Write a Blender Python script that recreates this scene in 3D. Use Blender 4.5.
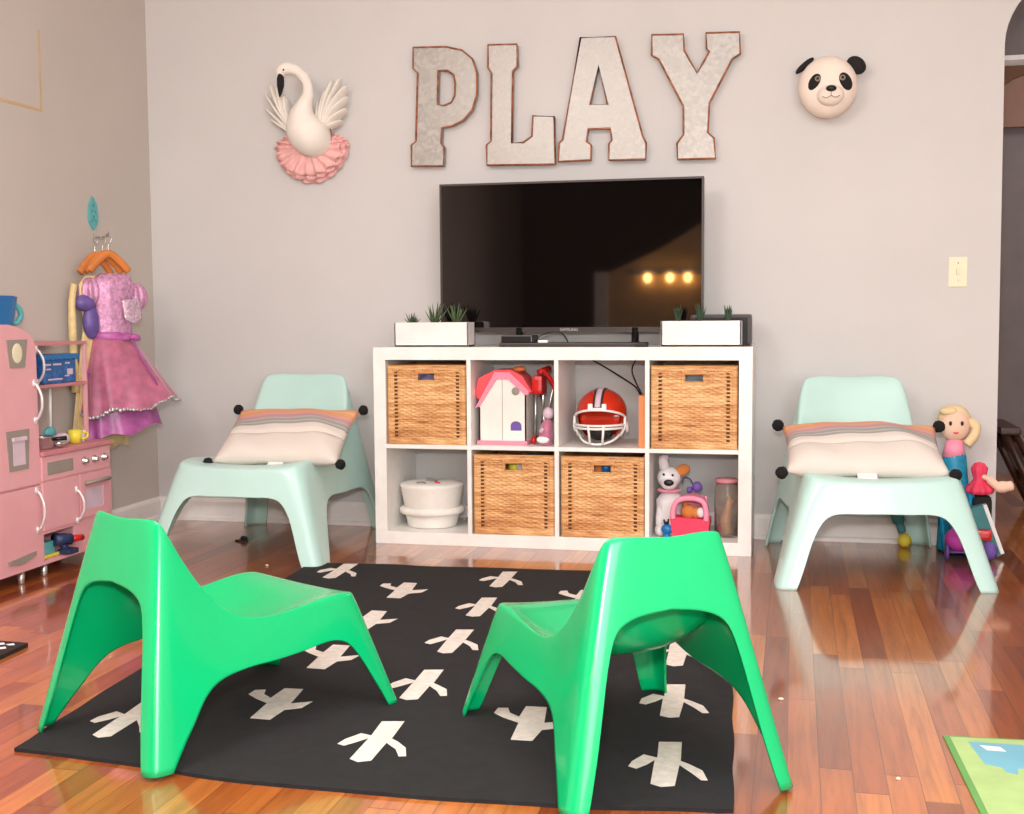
import bpy, bmesh, math, random
from mathutils import Vector, Matrix
from mathutils.geometry import tessellate_polygon
random.seed(7)
for o in list(bpy.data.objects): bpy.data.objects.remove(o)
SC = bpy.context.scene; COL = SC.collection
PI = math.pi

# ------------------------------------------------------------------ camera
def make_camera():
    yaw, pit, rol, f = .227, -.075, -.007, 1223.6
    R0 = Vector((math.cos(yaw), math.sin(yaw), 0)); F0 = Vector((-math.sin(yaw), math.cos(yaw), 0)); Z = Vector((0, 0, 1))
    Fw = F0*math.cos(pit) + Z*math.sin(pit); U0 = -F0*math.sin(pit) + Z*math.cos(pit)
    R = R0*math.cos(rol) + U0*math.sin(rol); U = -R0*math.sin(rol) + U0*math.cos(rol)
    cam = bpy.data.cameras.new('camera'); cam.sensor_width = 36; cam.sensor_fit = 'HORIZONTAL'
    cam.lens = 36*f/1024; cam.clip_start = .05
    o = bpy.data.objects.new('camera', cam); COL.objects.link(o)
    m = Matrix((R, U, -Fw)).transposed().to_4x4(); m.translation = Vector((.896, -5.043, .915))
    o.matrix_world = m; SC.camera = o
make_camera()
# ------------------------------------------------------------------ light
def lin(c): return tuple(((v/255)/12.92 if v/255 <= .04045 else ((v/255+.055)/1.055)**2.4) for v in c)
w = bpy.data.worlds.new('world'); SC.world = w; w.use_nodes = True
w.node_tree.nodes['Background'].inputs[0].default_value = (1, .97, .94, 1); w.node_tree.nodes['Background'].inputs[1].default_value = .6
def area(name, loc, target, size, power, color, sy=None):
    l = bpy.data.lights.new(name, 'AREA'); l.energy = power; l.color = color; l.size = size
    if sy: l.shape = 'RECTANGLE'; l.size_y = sy
    o = bpy.data.objects.new(name, l); COL.objects.link(o); o.location = loc
    o.rotation_euler = (Vector(target)-Vector(loc)).to_track_quat('-Z', 'Y').to_euler()
    return o
area('ceiling_bounce', (.5, -3.1, 2.68), (.5, -2.8, 0), 3.6, 74, (.97, .99, 1), 3.0)
area('rear_cool_fill', (1.95, -6.35, 1.35), (.3, -.5, .9), 2.2, 72, (.92, .98, 1), 1.9)  # added cool frontal fill behind the camera, no window is built there
area('next_room_fill', (3.3, 1.2, 2.6), (2.6, 1.6, 0), .8, 16, (1, .95, .92))  # unseen fill added to brighten the room beyond the arch
area('key_lamp', (-.9, -4.4, 2.62), (.1, -.3, .9), 1.0, 34, (1, .95, .90))
area('camera_flash', (.86, -5.12, 1.16), (.3, -1, .9), .10, 34, (1, .985, .96))
SC.view_settings.view_transform = 'Standard'; SC.view_settings.look = 'None'; SC.view_settings.gamma = 1
SC.view_settings.use_curve_mapping = False; SC.view_settings.exposure = .67

# ------------------------------------------------------------------ materials
class NT:
    def __init__(s, name):
        s.m = bpy.data.materials.new(name); s.m.use_nodes = True; s.n = s.m.node_tree.nodes; s.l = s.m.node_tree.links
        s.b = s.n['Principled BSDF']
    def node(s, t, ins=None, **kw):
        n = s.n.new(t)
        for k, v in kw.items(): setattr(n, k, v)
        for k, v in (ins or {}).items():
            if isinstance(v, bpy.types.NodeSocket): s.l.new(v, n.inputs[k])
            else: n.inputs[k].default_value = v
        return n
    def math(s, op, a, b=None, c=None):
        n = s.n.new('ShaderNodeMath'); n.operation = op
        for i, v in enumerate((a, b, c)):
            if v is None: continue
            if isinstance(v, bpy.types.NodeSocket): s.l.new(v, n.inputs[i])
            else: n.inputs[i].default_value = v
        return n.outputs[0]
    def ramp(s, fac, stops, const=False):
        n = s.n.new('ShaderNodeValToRGB'); e = n.color_ramp.elements
        if const: n.color_ramp.interpolation = 'CONSTANT'
        while len(e) < len(stops): e.new(.5)
        for el, (p, c) in zip(e, stops): el.position = p; el.color = (*lin(c), 1)
        s.l.new(fac, n.inputs[0]); return n.outputs[0]
def mat(name, rgb, rough=.5, metal=0, bump=0, bscale=200, coat=0, emit=0, vary=0, vscale=8, trans=0, alpha=1, ior=1.45, spec=.5, sheen=0):
    t = NT(name); b = t.b
    b.inputs['Base Color'].default_value = (*lin(rgb), 1); b.inputs['Roughness'].default_value = rough
    b.inputs['Metallic'].default_value = metal; b.inputs['Coat Weight'].default_value = coat; b.inputs['Coat Roughness'].default_value = .08
    b.inputs['Transmission Weight'].default_value = trans; b.inputs['Alpha'].default_value = alpha; b.inputs['IOR'].default_value = ior
    b.inputs['Specular IOR Level'].default_value = spec; b.inputs['Sheen Weight'].default_value = sheen
    if emit: b.inputs['Emission Color'].default_value = (*lin(rgb), 1); b.inputs['Emission Strength'].default_value = emit
    tc = t.node('ShaderNodeTexCoord')
    nz = t.node('ShaderNodeTexNoise', {'Vector': tc.outputs['Object'], 'Scale': vscale, 'Detail': 4.})
    v = vary or .03
    lo = tuple(max(0, c*(1-v)) for c in rgb); hi = tuple(min(255, c*(1+v)) for c in rgb)
    t.l.new(t.ramp(nz.outputs[0], [(.3, lo), (.7, hi)]), b.inputs['Base Color'])
    if bump:
        n2 = t.node('ShaderNodeTexNoise', {'Vector': tc.outputs['Object'], 'Scale': bscale, 'Detail': 3.})
        bp = t.node('ShaderNodeBump', {'Height': n2.outputs[0], 'Strength': bump, 'Distance': .002}); t.l.new(bp.outputs[0], b.inputs['Normal'])
    return t.m
def floor_mat():
    t = NT('oak_strip_floor'); tc = t.node('ShaderNodeTexCoord'); sp = t.node('ShaderNodeSeparateXYZ', {0: tc.outputs['Object']})
    W = .0635
    u = t.math('DIVIDE', sp.outputs[0], W); row = t.math('FLOOR', u); fu = t.math('FRACT', u)
    wn = t.node('ShaderNodeTexWhiteNoise', {'W': row}, noise_dimensions='1D')
    v = t.math('ADD', t.math('DIVIDE', sp.outputs[1], .85), t.math('MULTIPLY', wn.outputs[0], 7.3)); bid = t.math('FLOOR', v); fv = t.math('FRACT', v)
    cb = t.node('ShaderNodeCombineXYZ', {0: row, 1: bid}); wn2 = t.node('ShaderNodeTexWhiteNoise', {'Vector': cb.outputs[0]}, noise_dimensions='2D')
    mp = t.node('ShaderNodeMapping', {'Vector': tc.outputs['Object'], 'Scale': (38., 2.2, 1.)})
    ad = t.node('ShaderNodeVectorMath', {0: mp.outputs[0], 1: wn2.outputs['Color']}, operation='ADD')
    gr = t.node('ShaderNodeTexNoise', {'Vector': ad.outputs[0], 'Scale': 1.4, 'Detail': 6., 'Roughness': .65, 'Distortion': .5})
    big = t.node('ShaderNodeTexNoise', {'Vector': tc.outputs['Object'], 'Scale': 1.1, 'Detail': 2.})
    base = t.ramp(wn2.outputs[0], [(0, (138, 64, 23)), (.35, (164, 82, 32)), (.7, (184, 101, 43)), (1, (200, 120, 54))])
    g = t.ramp(gr.outputs[0], [(.3, (150, 110, 90)), (.6, (255, 255, 255))])
    mx = t.node('ShaderNodeMix', {0: .55, 6: base, 7: g}, data_type='RGBA', blend_type='MULTIPLY')
    e = t.math('MAXIMUM', t.math('LESS_THAN', fu, .035), t.math('LESS_THAN', fv, .004))
    mx2 = t.node('ShaderNodeMix', {0: t.math('MULTIPLY', e, .6), 6: mx.outputs[2], 7: (*lin((70, 30, 14)), 1)}, data_type='RGBA')
    t.l.new(mx2.outputs[2], t.b.inputs['Base Color'])
    t.b.inputs['Roughness'].default_value = .28; t.b.inputs['Coat Weight'].default_value = .9
    t.b.inputs['Coat Roughness'].default_value = .075; t.b.inputs['Coat IOR'].default_value = 1.6
    h = t.math('ADD', t.math('MULTIPLY', e, -1.), t.math('MULTIPLY', big.outputs[0], .5))
    bp = t.node('ShaderNodeBump', {'Height': h, 'Strength': .25, 'Distance': .001}); t.l.new(bp.outputs[0], t.b.inputs['Normal']); t.l.new(bp.outputs[0], t.b.inputs['Coat Normal'])
    return t.m
def wicker_mat():
    t = NT('wicker'); tc = t.node('ShaderNodeTexCoord')
    mp = t.node('ShaderNodeMapping', {'Vector': tc.outputs['Object'], 'Scale': (14., 14., 150.)})
    n1 = t.node('ShaderNodeTexNoise', {'Vector': mp.outputs[0], 'Scale': 1., 'Detail': 3., 'Roughness': .7})
    mp2 = t.node('ShaderNodeMapping', {'Vector': tc.outputs['Object'], 'Scale': (3., 3., 22.)})
    n2 = t.node('ShaderNodeTexNoise', {'Vector': mp2.outputs[0], 'Scale': 1.2, 'Detail': 2.})
    f = t.math('ADD', t.math('MULTIPLY', n1.outputs[0], .6), t.math('MULTIPLY', n2.outputs[0], .4))
    c = t.ramp(f, [(.34, (150, 88, 42)), (.44, (196, 134, 78)), (.54, (220, 166, 108)), (.64, (238, 196, 144))])
    t.l.new(c, t.b.inputs['Base Color']); t.b.inputs['Roughness'].default_value = .5; return t.m
def pillow_mat():
    t = NT('striped_knit'); tc = t.node('ShaderNodeTexCoord'); sp = t.node('ShaderNodeSeparateXYZ', {0: tc.outputs['Object']})
    wv = t.math('MULTIPLY', t.math('SINE', t.math('MULTIPLY', sp.outputs[0], 600.)), .004)
    v = t.math('ADD', t.math('ADD', t.math('DIVIDE', sp.outputs[1], .36), .5), wv)
    cr, pk, gy, pe = (216, 205, 196), (214, 160, 150), (160, 158, 154), (226, 158, 120)
    c = t.ramp(v, [(0, cr), (.395, (176, 150, 132)), (.407, cr), (.54, gy), (.58, (196, 186, 178)), (.60, gy), (.65, (190, 178, 176)), (.67, (196, 148, 150)), (.73, pk), (.77, pe), (.84, (232, 176, 128)), (.90, pe), (.96, (214, 140, 118))], True)
    ck = t.node('ShaderNodeTexChecker', {'Vector': tc.outputs['Object'], 'Scale': 160., 'Color1': (1, 1, 1, 1), 'Color2': (.72, .72, .72, 1)})
    fac = t.math('MULTIPLY', t.math('GREATER_THAN', v, .54), .6)
    mx = t.node('ShaderNodeMix', {0: fac, 6: c, 7: ck.outputs[0]}, data_type='RGBA', blend_type='MULTIPLY')
    t.l.new(mx.outputs[2], t.b.inputs['Base Color']); t.b.inputs['Roughness'].default_value = .9
    n2 = t.node('ShaderNodeTexNoise', {'Vector': tc.outputs['Object'], 'Scale': 260.})
    bp = t.node('ShaderNodeBump', {'Height': n2.outputs[0], 'Strength': .4, 'Distance': .002}); t.l.new(bp.outputs[0], t.b.inputs['Normal'])
    return t.m
def galvanized():
    t = NT('galvanized_steel'); tc = t.node('ShaderNodeTexCoord')
    vo = t.node('ShaderNodeTexVoronoi', {'Vector': tc.outputs['Object'], 'Scale': 70.}); nz = t.node('ShaderNodeTexNoise', {'Vector': tc.outputs['Object'], 'Scale': 40., 'Detail': 5.})
    f = t.math('ADD', t.math('MULTIPLY', t.node('ShaderNodeSeparateColor', {0: vo.outputs['Color']}).outputs[0], .6), t.math('MULTIPLY', nz.outputs[0], .4))
    t.l.new(t.ramp(f, [(.1, (146, 140, 135)), (.5, (160, 154, 148)), (.9, (176, 170, 165))]), t.b.inputs['Base Color'])
    t.b.inputs['Metallic'].default_value = .5; t.l.new(t.ramp(f, [(0, (150, 150, 150)), (1, (185, 185, 185))]), t.b.inputs['Roughness'])
    return t.m
M = dict(
    handle_silver=mat('satin_silver', (226, 220, 222), .3, .35), lilac_wall_light=mat('lilac_wall_light', (178, 172, 214), .9), grey_wall_light=mat('blue_grey_wall_light', (176, 188, 196), .9), wicker_shade=mat('shaded_wicker_gaps', (104, 60, 30), .7), floor=floor_mat(), wicker=wicker_mat(), pillow=pillow_mat(), galv=galvanized(),
    wall=mat('greige_wall_paint', (207, 203, 201), .85, bump=.15, bscale=350, vary=.012, vscale=2),
    wall_l=mat('greige_wall_shaded', (200, 190, 182), .85, bump=.15, bscale=350, vary=.012, vscale=2),  # left wall: darker copy of the wall paint, grazing light put into the colour
    ceil=mat('ceiling_paint', (235, 230, 224), .9), trim=mat('white_trim_paint', (236, 230, 226), .45),
    dark=mat('unlit_room_tone', (60, 48, 42), .9), grey=mat('mauve_grey_paint', (122, 112, 110), .9), cream=mat('cream_paint', (214, 182, 142), .8), valance=mat('brown_valance', (104, 72, 50), .8), shade=mat('mauve_brown_shade', (142, 108, 94), .8),
    white=mat('white_foil', (240, 236, 231), .35), mint=mat('mint_plastic', (187, 221, 213), .3, vary=.01, coat=.3), green=mat('green_plastic', (0, 175, 106), .25, vary=.01, coat=.35),
    rug=mat('black_rug_wool', (27, 25, 27), .95, bump=.8, bscale=500, vary=.15, vscale=30), cactus=mat('ivory_rug_wool', (222, 210, 200), .95, bump=.8, bscale=400, vary=.05, vscale=60),
    rust=mat('rusty_edge', (150, 92, 62), .6, .4, vary=.25, vscale=40), pom=mat('black_pompom_yarn', (22, 20, 22), .95, bump=1, bscale=300), tag=mat('white_care_tag', (238, 238, 238), .7),
    black=mat('black_plastic', (22, 20, 20), .3), blackm=mat('matt_black', (30, 27, 27), .6), brownblk=mat('dark_brown_plastic', (58, 46, 44), .4), silver=mat('silver_print', (200, 200, 200), .3, .6),
    screen=mat('glossy_screen', (16, 12, 11), .035, spec=.8, vary=.001), planter=mat('white_ceramic', (240, 234, 230), .3), soil=mat('potting_soil', (60, 45, 35), .95),
    leaf=mat('succulent_green', (78, 96, 62), .5, vary=.25, vscale=40), leafd=mat('succulent_dark', (52, 74, 50), .5, vary=.25, vscale=40),
    pink=mat('pink_lacquer', (228, 166, 172), .35, vary=.01), pinkd=mat('deep_pink_edge', (206, 132, 138), .45), kgrey=mat('grey_decal', (150, 140, 130), .4), pale=mat('pale_lilac', (214, 190, 204), .4),
    chrome=mat('brushed_steel', (205, 203, 200), .25, .9), whitep=mat('white_plastic', (238, 236, 232), .3), ivory=mat('ivory_switch', (232, 222, 190), .4),
    blue=mat('blue_plastic', (20, 110, 176), .3), blueb=mat('blue_box_print', (44, 96, 160), .4, vary=.2, vscale=60), teal=mat('teal_plastic', (96, 178, 182), .35), yellow=mat('yellow_plastic', (232, 214, 70), .4),
    navy=mat('navy_plastic', (36, 50, 88), .4), red=mat('red_plastic', (200, 28, 26), .3), purple=mat('purple_cloth', (110, 82, 160), .6), magenta=mat('magenta_plastic', (196, 70, 168), .35),
    roof=mat('coral_roof', (232, 84, 92), .4), roofp=mat('bubblegum_trim', (244, 142, 166), .4), house=mat('cream_plastic', (238, 230, 222), .4), helm=mat('orange_red_shell', (206, 44, 16), .18, coat=.6), orange=mat('orange_spine', (224, 138, 82), .5),
    swan=mat('white_felt', (240, 232, 222), .9, bump=.5, bscale=250), blackfelt=mat('black_felt', (30, 27, 28), .9, bump=.5, bscale=250), tulle=mat('pink_tulle', (240, 184, 180), .9, bump=.5, bscale=90, vary=.06, vscale=30),
    pfelt=mat('cream_felt', (240, 224, 210), .9, bump=.5, bscale=250), plush=mat('white_plush', (230, 224, 224), .95, bump=1, bscale=200), plusho=mat('ginger_plush', (206, 128, 66), .95, bump=1, bscale=200), skin=mat('doll_skin_cloth', (236, 196, 172), .8), blond=mat('blonde_yarn', (232, 204, 160), .9, bump=1, bscale=120),
    dress=mat('pink_satin', (182, 102, 130), .35, bump=.5, bscale=60, vary=.10, vscale=25, sheen=.4), dressl=mat('lilac_sequins', (206, 150, 186), .25, .3, bump=1, bscale=220, vary=.15, vscale=70), sequin=mat('sequin_pink', (226, 186, 206), .25, .5, bump=1, bscale=160, vary=.2, vscale=90), dressp=mat('purple_satin', (176, 92, 156), .35, bump=.5, bscale=60, vary=.12, vscale=30),
    violet=mat('violet_satin', (104, 84, 150), .4, vary=.1, vscale=30), dressy=mat('yellow_satin', (222, 196, 140), .45, bump=.4, bscale=60, vary=.08, vscale=25), wood=mat('hanger_wood', (208, 126, 62), .4, vary=.08), woodd=mat('dark_walnut', (62, 36, 28), .4, vary=.15),
    glass=mat('jar_glass', (235, 225, 215), .05, trans=.9, ior=1.2, vary=.001), cloth_in=mat('mixed_beige_stuffing', (226, 176, 130), .8, vary=.12, vscale=30), matg=mat('play_mat_green', (164, 190, 124), .7, vary=.04, vscale=12), matgd=mat('play_mat_border', (100, 152, 84), .7), matb=mat('play_mat_blue', (112, 168, 186), .7),
    gold=mat('gold_washi', (204, 176, 136), .7), bulb=mat('lit_bulb', (255, 190, 110), .3, emit=45), tealcloth=mat('teal_cloth', (70, 128, 132), .8), aqua=mat('aqua_satin', (30, 140, 176), .5, vary=.15, vscale=30), bucket=mat('ivory_felt', (236, 230, 222), .9, bump=.4, bscale=200), rose=mat('rose_red_cloth', (232, 62, 96), .6), pinks=mat('pink_strap', (246, 150, 176), .5), crumb=mat('crumb', (228, 206, 180), .8))

# ------------------------------------------------------------------ mesh helpers
ORG = {}
class MB:
    def __init__(s): s.bm = bmesh.new(); s.T = Matrix()
    def v(s, p): return s.bm.verts.new(s.T @ Vector(p))
    def f(s, vs, mi=0):
        try: fc = s.bm.faces.new(vs); fc.material_index = mi; fc.smooth = True; return fc
        except ValueError: return None
    def box(s, x0, x1, y0, y1, z0, z1, mi=0, bev=.003):
        b = bmesh.new(); bmesh.ops.create_cube(b, size=1)
        for q in b.verts: q.co = Vector(((x0+x1)/2+q.co.x*(x1-x0), (y0+y1)/2+q.co.y*(y1-y0), (z0+z1)/2+q.co.z*(z1-z0)))
        bv = min(bev, .45*min(abs(x1-x0), abs(y1-y0), abs(z1-z0)))
        if bv > 0: bmesh.ops.bevel(b, geom=list(b.edges), offset=bv, segments=2, affect='EDGES', profile=.7)
        s.join(b, mi, smooth=False); return s
    def join(s, b, mi=0, smooth=True, M2=None):
        mp = {}
        for q in b.verts: mp[q] = s.v(M2 @ q.co if M2 else q.co)
        for fc in b.faces:
            n = s.f([mp[q] for q in fc.verts], mi)
            if n: n.smooth = smooth
        b.free()
    def tube(s, pts, r, n=10, mi=0, caps=True, closed=False, flat=1.):
        pts = [Vector(p) for p in pts]; N = len(pts); rs = r if isinstance(r, (list, tuple)) else [r]*N
        rings = []; up = None
        for i in range(N):
            a = pts[(i-1) % N] if (closed or i > 0) else pts[i]; b = pts[(i+1) % N] if (closed or i < N-1) else pts[i]
            t = (b-a).normalized()
            if up is None: up = Vector((0, 0, 1)) if abs(t.z) < .9 else Vector((1, 0, 0))
            sd = t.cross(up).normalized(); up = sd.cross(t).normalized()
            rings.append([s.v(pts[i] + rs[i]*(sd*math.cos(2*PI*k/n) + up*flat*math.sin(2*PI*k/n))) for k in range(n)])
        for i in range(N if closed else N-1):
            A, B = rings[i], rings[(i+1) % N]
            for k in range(n): s.f([A[k], A[(k+1) % n], B[(k+1) % n], B[k]], mi)
        if caps and not closed: s.f(rings[0][::-1], mi); s.f(rings[-1], mi)
        return s
    def lathe(s, prof, c=(0, 0, 0), n=32, mi=0, sx=1, sy=1, flute=0, nf=0, a0=0, a1=2*PI, ph=0):
        c = Vector(c); full = abs(a1-a0-2*PI) < 1e-4; m = n if full else n+1; rings = []
        for (r, z) in prof:
            ring = []
            for k in range(m):
                a = a0+(a1-a0)*k/n; rr = r*(1+flute*math.cos(nf*a+ph)*min(1, r*20))
                ring.append(s.v(c+Vector((rr*sx*math.cos(a), rr*sy*math.sin(a), z))))
            rings.append(ring)
        for i in range(len(prof)-1):
            for k in range(n):
                k2 = (k+1) % m; s.f([rings[i][k], rings[i][k2], rings[i+1][k2], rings[i+1][k]], mi)
        if full:
            if prof[0][0] > 1e-5: s.f(rings[0][::-1], mi)
            if prof[-1][0] > 1e-5: s.f(rings[-1], mi)
        return s
    def ell(s, c, r, mi=0, rot=None, n=20):
        b = bmesh.new(); bmesh.ops.create_uvsphere(b, u_segments=n, v_segments=max(6, n*2//3), radius=1)
        m = Matrix.Translation(Vector(c)) @ ((rot or Matrix()).to_4x4()) @ Matrix.Diagonal((*([r]*3 if isinstance(r, (int, float)) else r), 1))
        s.join(b, mi, M2=m); return s
    def prism(s, poly, holes=(), axis='y', d0=0, d1=.01, mi=0, side=None):
        def P(p, d): return {'y': (p[0], d, p[1]), 'x': (d, p[0], p[1]), 'z': (p[0], p[1], d)}[axis]
        loops = [list(poly)]+[list(h) for h in holes]; flat = [p for L in loops for p in L]
        tri = tessellate_polygon([[Vector((p[0], p[1], 0)) for p in L] for L in loops])
        A = [s.v(P(p, d0)) for p in flat]; B = [s.v(P(p, d1)) for p in flat]; si = mi if side is None else side
        for t in tri:
            for vs in ([A[i] for i in t], [B[i] for i in t[::-1]]):
                fc = s.f(vs, mi)
                if fc: fc.smooth = False
        k = 0
        for L in loops:
            n = len(L)
            for i in range(n):
                fc = s.f([A[k+i], A[k+(i+1) % n], B[k+(i+1) % n], B[k+i]], si)
                if fc: fc.smooth = False
            k += n
        return s
    def grid(s, fn, nu, nv, mi=0, cu=False):
        G = [[s.v(fn(i/nu, j/nv)) for j in range(nv+1)] for i in range(nu if cu else nu+1)]
        for i in range(nu):
            for j in range(nv):
                i2 = (i+1) % nu if cu else i+1
                s.f([G[i][j], G[i2][j], G[i2][j+1], G[i][j+1]], mi)
        return s
def rotm(ax, deg): return Matrix.Rotation(math.radians(deg), 4, ax)
def obj(name, mb, mats, parent=None, mods=None):
    bm = mb.bm if isinstance(mb, MB) else mb
    org = ORG.get(parent.name, Vector()) if parent else Vector()
    bmesh.ops.recalc_face_normals(bm, faces=bm.faces)
    if parent is not None:
        for q in bm.verts: q.co -= org
    me = bpy.data.meshes.new(name); bm.to_mesh(me); bm.free()
    for m_ in (mats if isinstance(mats, (list, tuple)) else [mats]): me.materials.append(M[m_] if isinstance(m_, str) else m_)
    o = bpy.data.objects.new(name, me); COL.objects.link(o)
    if parent is not None: o.parent = parent; ORG[o.name] = org
    return o
def lab(o, label): o['label'] = label; return o
def tag(o, label, cat, group=None):
    o['label'] = label; o['category'] = cat
    if group: o['group'] = group
    return o
def thing(name, label, cat, loc=(0, 0, 0), group=None):
    o = bpy.data.objects.new(name, None); COL.objects.link(o); o.location = loc; o.empty_display_size = .05
    ORG[o.name] = Vector(loc); return tag(o, label, cat, group)
def single(name, mb, mats, label, cat, group=None, base=None):
    """one-mesh thing, origin at its base"""
    bm = mb.bm; bm.verts.ensure_lookup_table()
    if base is None:
        xs = [q.co.x for q in bm.verts]; ys = [q.co.y for q in bm.verts]; zs = [q.co.z for q in bm.verts]
        base = Vector(((min(xs)+max(xs))/2, (min(ys)+max(ys))/2, min(zs)))
    for q in bm.verts: q.co -= Vector(base)
    o = obj(name, mb, mats); o.location = base; ORG[o.name] = Vector(base); return tag(o, label, cat, group)
def struct(name, mb, mats, parent=None):
    o = obj(name, mb, mats, parent); o['kind'] = 'structure'; return o
def dup(root, loc, rotz=None, label=None):
    r = root.copy(); COL.objects.link(r); r.location = loc
    if rotz is not None: r.rotation_euler = (*root.rotation_euler[:2], rotz)
    if label: r['label'] = label
    for ch in list(root.children):
        c = ch.copy(); COL.objects.link(c); c.parent = r
        for g in ch.children:
            d = g.copy(); COL.objects.link(d); d.parent = c
    return r
def crom(pts, n):
    P = [Vector(p) for p in pts]; P = [2*P[0]-P[1]]+P+[2*P[-1]-P[-2]]; out = []
    for i in range(1, len(P)-2):
        for k in range(n):
            t = k/n; a, b, c, d = P[i-1:i+3]
            out.append(.5*((2*b)+(c-a)*t+(2*a-5*b+4*c-d)*t*t+(3*b-a-3*c+d)*t**3))
    out.append(P[-2]); return out
def resample(pts, n):
    L = [0]
    for a, b in zip(pts, pts[1:]): L.append(L[-1]+(b-a).length)
    out = []; j = 0
    for i in range(n):
        t = L[-1]*i/(n-1)
        while j < len(L)-2 and L[j+1] < t: j += 1
        u = (t-L[j])/max(1e-9, L[j+1]-L[j]); out.append(pts[j].lerp(pts[j+1], min(1, u)))
    return out
def seglerp(pts, t):
    x = min(max(t, 0), 1)*(len(pts)-1); i = min(int(x), len(pts)-2); return pts[i].lerp(pts[i+1], x-i)

# ------------------------------------------------------------------ room
XL, XR, YB, YF, ZC = -1.928, 3.2, 0., -6.6, 2.72
struct('floor', MB().box(XL-.1, 5.2, YF-1.6, 2.4, -.05, 0, bev=0), 'floor')
struct('ceiling', MB().box(XL-.1, 5.2, YF-1.6, 2.4, ZC, ZC+.08, bev=0), 'ceil')
ar = [(1.668, 0), (1.664, 1.93)] + [(1.664+.72*(1-math.cos(a*PI/36)), 1.93+.42*math.sin(a*PI/36)) for a in range(1, 36)] + [(3.104, 1.93), (3.104, 0)]
struct('wall_back', MB().prism([(XL, 0)] + ar + [(XR, 0), (XR, ZC), (XL, ZC)], (), 'y', 0, .13), 'wall')
struct('wall_left', MB().box(XL-.1, XL, YF-1.6, .13, 0, ZC, bev=0), 'wall_l')
struct('wall_right', MB().box(XR, XR+.1, YF-1.6, .0, 0, ZC, bev=0), 'wall')
def baseb(name, f0, f1, ax, o, sgn):
    pr = [(0, 0), (.016, 0), (.016, .085), (.012, .094), (.007, .10), (0, .10)]; b = MB()
    if ax == 'x': b.prism([(o+sgn*a, z) for a, z in pr], (), 'x', f0, f1)
    else: b.prism([(o+sgn*a, z) for a, z in pr], (), 'y', f0, f1)
    sh = .02  # shoe moulding
    b2 = [(0, 0), (sh+.008, 0), (sh+.005, .014), (.016, .02), (0, .02)]
    b.prism([(o+sgn*a, z) for a, z in b2], (), ax, f0, f1)
    struct(name, b, 'trim')
baseb('baseboard_back', XL+.001, 1.662, 'x', YB, -1); baseb('baseboard_left', -6.5, -.001, 'y', XL, 1)
# rear end of the room: stair opening, its back wall coloured dark as unlit space, with a sloping knee wall (seen only in the screen's reflection)
struct('wall_rear', MB().box(XL-.1, XR+.1, YF-1.6, YF-1.5, 0, ZC, bev=0), 'dark')
struct('wall_stair', MB().prism([(-.84, 0), (-.84, 1.26), (-.30, 1.50), (.30, 1.86), (1.6, 2.4), (XR, 2.3), (XR, 0)], (), 'y', YF, YF+.1), 'cream')
struct('trim_1', MB().box(-.89, -.77, YF-.02, YF+.13, 0, 1.3), 'trim')
# next room through the arch
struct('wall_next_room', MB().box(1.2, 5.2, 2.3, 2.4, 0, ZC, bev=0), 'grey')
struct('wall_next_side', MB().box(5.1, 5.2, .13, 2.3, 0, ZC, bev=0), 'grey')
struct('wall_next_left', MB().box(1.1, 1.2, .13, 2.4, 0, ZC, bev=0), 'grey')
struct('trim_2', MB().prism([(2.3, 2.255), (2.24, 2.255), (2.20, 2.285), (2.20, 2.31), (2.3, 2.31)], (), 'x', 1.2, 5.1), 'trim')
vl = [(1.85, 2.254), (3.3, 2.254), (3.3, 2.12), (3.1, 2.20), (2.8, 2.23), (2.4, 2.23), (2.15, 2.225), (2.05, 2.185), (1.97, 2.13), (1.85, 2.11)]
single('window_valance', MB().prism(vl, (), 'y', 2.20, 2.235), 'valance', 'dark brown scalloped window valance in the room beyond the arch', 'valance')
single('window_blind', MB().prism([(1.86, 1.93), (3.25, 1.93), (3.25, 2.25), (1.86, 2.25)], (), 'y', 2.245, 2.26), 'shade', 'mauve brown window blind under the valance beyond the arch', 'blind')

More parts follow.
